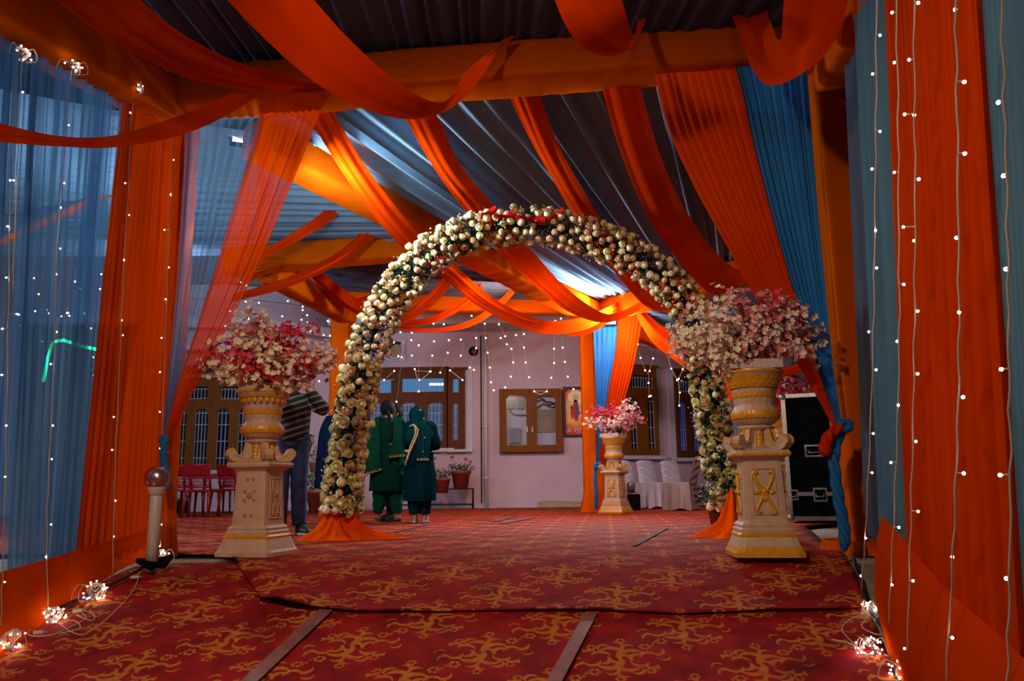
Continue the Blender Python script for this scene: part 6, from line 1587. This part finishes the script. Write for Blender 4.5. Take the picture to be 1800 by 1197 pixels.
def hair_cap(t, J, k, bun=False, mat=None, down=.0):
    mb = MB(); c = J['head'] + Vector((0, -.014 * k, .022 * k))
    n, m = 24, 14; V = []; Fc = []
    for j in range(m + 1):
        ph = math.pi * .5 - j / m * math.pi * .78
        for i in range(n):
            a = 2 * math.pi * i / n
            front = math.sin(a)      # +y side is the face: hair stops higher there
            p_ = max(ph, (.35 if front > .35 else -.95 + .9 * max(0, front + .3)))
            r = .108 * k
            V.append(c + Vector((r * .95 * math.cos(p_) * math.cos(a), r * 1.08 * math.cos(p_) * math.sin(a), r * 1.12 * math.sin(p_))))
    for j in range(m):
        for i in range(n): Fc.append((j * n + i, (j + 1) * n + i, (j + 1) * n + (i + 1) % n, j * n + (i + 1) % n))
    mb.add(V, Fc); return mb.build('hair', mat or M_HAIR, t)
def sleeve(t, J, k, s_, mat, r0=.072, r1=.05, name='sleeve', cut=1.0):
    a, b, c = J['sh' + s_], J['el' + s_], J['wr' + s_]
    pts = [a + (J['chest'] - a) * .25 + Vector((0, 0, .02 * k)), a, a.lerp(b, .5), b, b.lerp(c, .5), b.lerp(c, .93 * cut)]
    mb = MB(); mb.tube([cr(pts, i / 14) for i in range(15)], [((r0 + (r1 - r0) * i / 14) * k) * (1 + .06 * math.sin(i * 2.3)) for i in range(15)], 12)
    return mb.build(name, mat, t)
def leg_cloth(t, J, k, mat, r, name='trousers', zc=.05, wrinkle=.05):
    mb = MB()
    for s_ in 'LR':
        h_, kn, an = J['hip' + s_], J['kn' + s_], J['an' + s_]
        pts = [h_ + Vector((0, 0, .10 * k)), h_, h_.lerp(kn, .5), kn, kn.lerp(an, .5), an.lerp(kn, .02) + Vector((0, 0, zc * k))]
        mb.tube([cr(pts, i / 24) for i in range(25)], [(r[0] + (r[1] - r[0]) * min(1, i / 12) if i <= 12 else r[1] + (r[2] - r[1]) * (i - 12) / 12) * k * (1 + wrinkle * math.sin(i * 1.9)) for i in range(25)], 14)
    mb.lathe([(.11 * k, J['hipL'].z - .06 * k), (.145 * k, J['hipL'].z + .02 * k), (.135 * k, J['hipL'].z + .14 * k)], 18, (J['pelvis'].x, J['pelvis'].y, 0), lambda a, z: 1 - .18 * abs(math.sin(a)))
    return mb.build(name, mat, t)
def tunic(t, J, k, mat, hem=.42, wh=.27, name='tunic', folds=9):
    c = J['chest']
    def m_(a, v): return 1 + (.045 * math.sin(folds * a + 1.3) + .03 * math.sin(4 * a)) * max(0, v - .35) * 1.5
    z = lambda q: q * k
    R_ = [((c.x, c.y, z(1.41)), .07 * k, .055 * k), ((c.x, c.y, z(1.385)), .13 * k, .075 * k), ((c.x, c.y, z(1.34)), .192 * k, .098 * k), ((c.x, c.y, z(1.24)), .178 * k, .12 * k), ((0, 0, z(1.12)), .158 * k, .118 * k), ((0, 0, z(1.02)), .155 * k, .12 * k), ((0, 0, z(.92)), .185 * k, .145 * k), ((0, 0, z(.78)), .21 * k, .165 * k), ((0, 0, z(.62)), (.185 + wh * .17) * k, .175 * k), ((0, 0, z(hem)), wh * k * .88, .185 * k)]
    mb = MB(); mb.rings(R_, 48, False, m_); return mb.build(name, mat, t)
def shoe(t, J, k, mat, sole=None, L_=.26, w=.05):
    for s_ in 'LR':
        an = J['an' + s_]; to = J['to' + s_]; d = Vector((to.x - an.x, to.y - an.y, 0)).normalized(); c = Vector((an.x, an.y, 0)) + d * (L_ * .26)
        R_ = d.to_track_quat('Y', 'Z').to_matrix(); n = 20
        def out(rx, ry, z, sh=0): return [c + R_ @ Vector((rx * math.cos(a) * (1 - .18 * (math.sin(a) < -.2)), ry * math.sin(a) + sh, 0)) + Vector((0, 0, z)) for a in [2 * math.pi * i / n for i in range(n)]]
        def loft(rings, nm, mt):
            V = [p for r in rings for p in r]; Fc = [(i * n + q, i * n + (q + 1) % n, (i + 1) * n + (q + 1) % n, (i + 1) * n + q) for i in range(len(rings) - 1) for q in range(n)]
            Fc += [tuple(range(n))[::-1], tuple((len(rings) - 1) * n + q for q in range(n))]; return mesh_obj(nm, V, Fc, mt, t)
        loft([out(w, L_ / 2, .022), out(w * 1.02, L_ / 2 * .99, .045), out(w * .92, L_ / 2 * .86, .07, -.015), out(w * .8, L_ * .24, .10, -L_ * .2), out(w * .75, L_ * .2, .12, -L_ * .24)], 'shoe', mat)
        loft([out(w * 1.06, L_ / 2 * 1.03, .0), out(w * 1.08, L_ / 2 * 1.04, .024)], 'sole', sole or mat)
def drape_panel(t, e1, e2, mat, folds, seed, name='scarf', trim=True, amp=.012, bulge=0.0):
    o = sheet(name, e1, e2, mat, t, nu=26, folds=folds, amp=amp, seed=seed, nrm=(0, -1, 0), bulge=bulge)
    if trim:
        a, b = e1[-1], e2[-1]
        mb = MB(); n = 24; mb.grid(lambda u, v: a.lerp(b, u) + Vector((0, -.012 + amp * math.cos(u * folds * 6.28), -.0 + .03 * (v - .5))), n, 1); mb.build('gold_border', M_GTRIM, o)
    return o
V3 = Vector
# woman 1: green
w1 = P(681, 850, 10.85)
t = thing('person', 'person seen from behind in a green tunic, baggy trousers and shawl, long black braid', 'person', (w1.x, 10.85, .012), math.radians(-4))
J, k = person_body(t, 1.63, dict(head=(-.02, .05, 1.52), crown=(-.02, .05, 1.60), wrL=(-.10, .20, 1.05), wrR=(.10, .20, 1.05), anL=(-.13, 0, .09), heL=(-.13, -.05, .04), toL=(-.17, .13, .035), anR=(.13, 0, .09), heR=(.13, -.05, .04), toR=(.16, .14, .035)))
tunic(t, J, k, M_GRND, .42, .27); leg_cloth(t, J, k, M_GRN, (.14, .135, .062), 'baggy_trousers', .03, .09)
for s_ in 'LR': sleeve(t, J, k, s_, M_GRND)
hair_cap(t, J, k)
mb = MB(); bp = [J['head'] + V3((.0, -.10, .04)), J['head'] + V3((.035, -.115, -.06)), V3((.07, -.13, 1.32 * k)), V3((.075, -.155, 1.12 * k)), V3((.07, -.17, .95 * k)), V3((.07, -.17, .80 * k))]
mb.tube([cr(bp, i / 40) for i in range(41)], [(.03 - .013 * i / 40) * (1 + .25 * math.sin(i * 1.6)) for i in range(41)], 8); br_ = mb.build('braid', M_HAIR, t)
mb = MB(); mb.ball(cr(bp, .70), .026, 10, 6); mb.build('pink_hair_tie', M_FPK, br_)
drape_panel(t, [V3((-.17, .0, 1.40)), V3((-.22, -.10, 1.30)), V3((-.25, -.17, 1.0)), V3((-.29, -.20, .80)), V3((-.31, -.20, .62))], [V3((-.085, .0, 1.43)), V3((-.085, -.11, 1.33)), V3((-.06, -.165, 1.0)), V3((-.05, -.19, .85)), V3((-.03, -.20, .70))], M_GRN, 5, 1)
drape_panel(t, [V3((.06, .0, 1.43)), V3((.09, -.11, 1.33)), V3((.08, -.165, 1.1)), V3((.07, -.19, .95)), V3((.06, -.20, .86))], [V3((.15, .0, 1.40)), V3((.215, -.10, 1.30)), V3((.24, -.17, 1.1)), V3((.27, -.19, .95)), V3((.29, -.20, .88))], M_GRN, 5, 2)
# woman 2: teal
w2 = P(737, 850, 10.75)
t = thing('person', 'person seen from behind in dark teal dress with a gold-trimmed veil over the head', 'person', (w2.x, 10.75, .012), math.radians(8))
J, k = person_body(t, 1.55, dict(head=(-.03, .07, 1.51), crown=(-.03, .07, 1.59), wrL=(-.10, .22, 1.08), wrR=(.13, .22, 1.05), elR=(.235, .0, 1.08), anL=(-.06, 0, .09), heL=(-.06, -.05, .04), toL=(-.06, .14, .035), anR=(.08, .03, .09), heR=(.08, -.02, .04), toR=(.10, .17, .035)))
tunic(t, J, k, M_TEALD, .30, .26); leg_cloth(t, J, k, M_TEALD, (.12, .11, .075), 'trousers', .02)
for s_ in 'LR': sleeve(t, J, k, s_, M_TEALD, .08, .06)
hair_cap(t, J, k)
mb = MB(); hc = J['head']
mb.rings([((hc.x, hc.y - .01, hc.z + .118), .02, .02), ((hc.x, hc.y - .015, hc.z + .105), .07, .075), ((hc.x, hc.y - .015, hc.z + .06), .112, .122), ((hc.x, hc.y - .02, hc.z), .122, .128), ((hc.x, hc.y - .02, hc.z - .07), .115, .118), ((0, -.01, 1.335 * k), .135, .11), ((0, -.005, 1.29 * k), .20, .125), ((0, 0, 1.20 * k), .215, .14), ((0, 0, 1.08 * k), .20, .145)], 36, True, lambda a, v: 1 + .025 * math.sin(9 * a + v * 8))
mb.build('veil', M_TEAL, t)
drape_panel(t, [V3((-.07, -.12, 1.28)), V3((-.06, -.17, 1.1)), V3((-.05, -.185, .95)), V3((-.04, -.19, .82))], [V3((.13, -.11, 1.28)), V3((.14, -.165, 1.1)), V3((.13, -.185, .95)), V3((.12, -.19, .82))], M_TEAL, 4, 3, 'veil_tail')
for pts in ([V3((-.14, -.13, 1.25)), V3((-.08, -.16, 1.27)), V3((-.06, -.18, 1.15)), V3((-.12, -.19, 1.0)), V3((-.16, -.19, .86)), V3((-.19, -.19, .74))], [V3((-.07, -.17, 1.26)), V3((-.03, -.18, 1.18)), V3((-.07, -.19, 1.05)), V3((-.13, -.20, .92)), V3((-.17, -.2, .80))]):
    mb = MB(); mb.tube([cr(pts, i / 20) for i in range(21)], .012, 6); mb.build('gold_border', M_GTRIM, t)
for q in ((.0, -.125, 1.47), (.05, -.12, 1.36), (.06, -.19, 1.1), (.04, -.20, .92), (-.02, -.19, 1.2)):
    mb = MB(); mb.ball(q, .010, 6, 4, (1, .4, 1.4)); mb.build('gold_motif', M_GTRIM, t)
shoe(t, J, k, M_SHOES, M_SHOES, .23, .045)
# woman 3: navy, left behind the arch foot
w3 = P(598, 850, 10.3)
t = thing('person', 'person in navy dress and shawl mostly hidden behind the left side of the flower arch', 'person', (w3.x, 10.3, .012), math.radians(-20))
J, k = person_body(t, 1.58, dict(wrL=(-.12, .2, 1.02), wrR=(.12, .2, 1.02), head=(-.02, .04, 1.52), crown=(-.02, .04, 1.60)))
tunic(t, J, k, M_NAVY, .40, .26); leg_cloth(t, J, k, M_NAVY, (.12, .10, .065), 'trousers', .02)
for s_ in 'LR': sleeve(t, J, k, s_, M_NAVY)
hair_cap(t, J, k); shoe(t, J, k, M_SHOEB, M_SHOEB, .22, .045)
drape_panel(t, [V3((-.19, -.06, 1.38)), V3((-.24, -.12, 1.2)), V3((-.25, -.15, .95)), V3((-.27, -.16, .45))], [V3((.05, -.08, 1.40)), V3((.05, -.15, 1.2)), V3((.03, -.16, .95)), V3((.0, -.17, .40))], M_NAVY, 5, 5, 'shawl')
# woman 4: dark clothes between the two, face turned
w4 = P(694, 850, 11.35)
t = thing('person', 'person in black clothes standing behind the two green dressed ones, face turned aside', 'person', (w4.x, 11.35, .012), math.radians(125))
J, k = person_body(t, 1.6, dict(wrL=(-.12, .2, 1.02), wrR=(.12, .2, 1.02)))
tunic(t, J, k, M_TEALD, .45, .24); leg_cloth(t, J, k, M_BLACK, (.12, .10, .07), 'trousers', .02)
for s_ in 'LR': sleeve(t, J, k, s_, M_TEALD)
hair_cap(t, J, k); shoe(t, J, k, M_SHOEB, M_SHOEB, .25, .05)
# man
mn = P(514, 850, 8.35)
t = thing('person', 'person in striped knit and blue jeans, arms raised to the face, behind the left vase', 'person', (mn.x - .03, 8.35, .012), math.radians(205))
J, k = person_body(t, 1.70, dict(head=(0, .06, 1.52), crown=(0, .06, 1.60), shL=(-.17, .02, 1.34), elL=(-.27, .20, 1.24), wrL=(-.10, .27, 1.42), shR=(.17, .02, 1.34), elR=(.24, .22, 1.22), wrR=(.08, .27, 1.42), anL=(-.11, 0, .09), heL=(-.11, -.05, .04), toL=(-.15, .14, .035), anR=(.09, .02, .09), heR=(.09, -.03, .04), toR=(.10, .17, .035)))
leg_cloth(t, J, k, M_JEAN, (.112, .088, .072), 'jeans', .0, .035)
mb = MB(); mb.rings([((0, .0, 1.42 * k), .075, .07), ((0, .0, 1.385 * k), .15, .09), ((0, .0, 1.32 * k), .20, .12), ((0, 0, 1.2 * k), .195, .14), ((0, 0, 1.05 * k), .185, .15), ((0, 0, .96 * k), .18, .145), ((0, 0, .93 * k), .165, .13)], 32, False); mb.build('sweater', M_KNIT, t)
for s_ in 'LR': sleeve(t, J, k, s_, M_KNIT, .085, .058)
hair_cap(t, J, k); shoe(t, J, k, M_SHOEB, M_SHOES, .29, .055)
t2 = thing('phone', 'small dark phone held up in both hands by the person in the striped knit', 'phone', t.location, 0); t2.rotation_euler = t.rotation_euler
mb = MB(); mb.box((0, .35 * k, 1.50 * k), (.15, .009, .075)); mb.build('body', M_BLACK, t2, False)
mb = MB(); mb.tube([(-.05, .355 * k, 1.52 * k), (-.05, .365 * k, 1.52 * k)], .008, 8); mb.build('lens', M_ALU, t2)
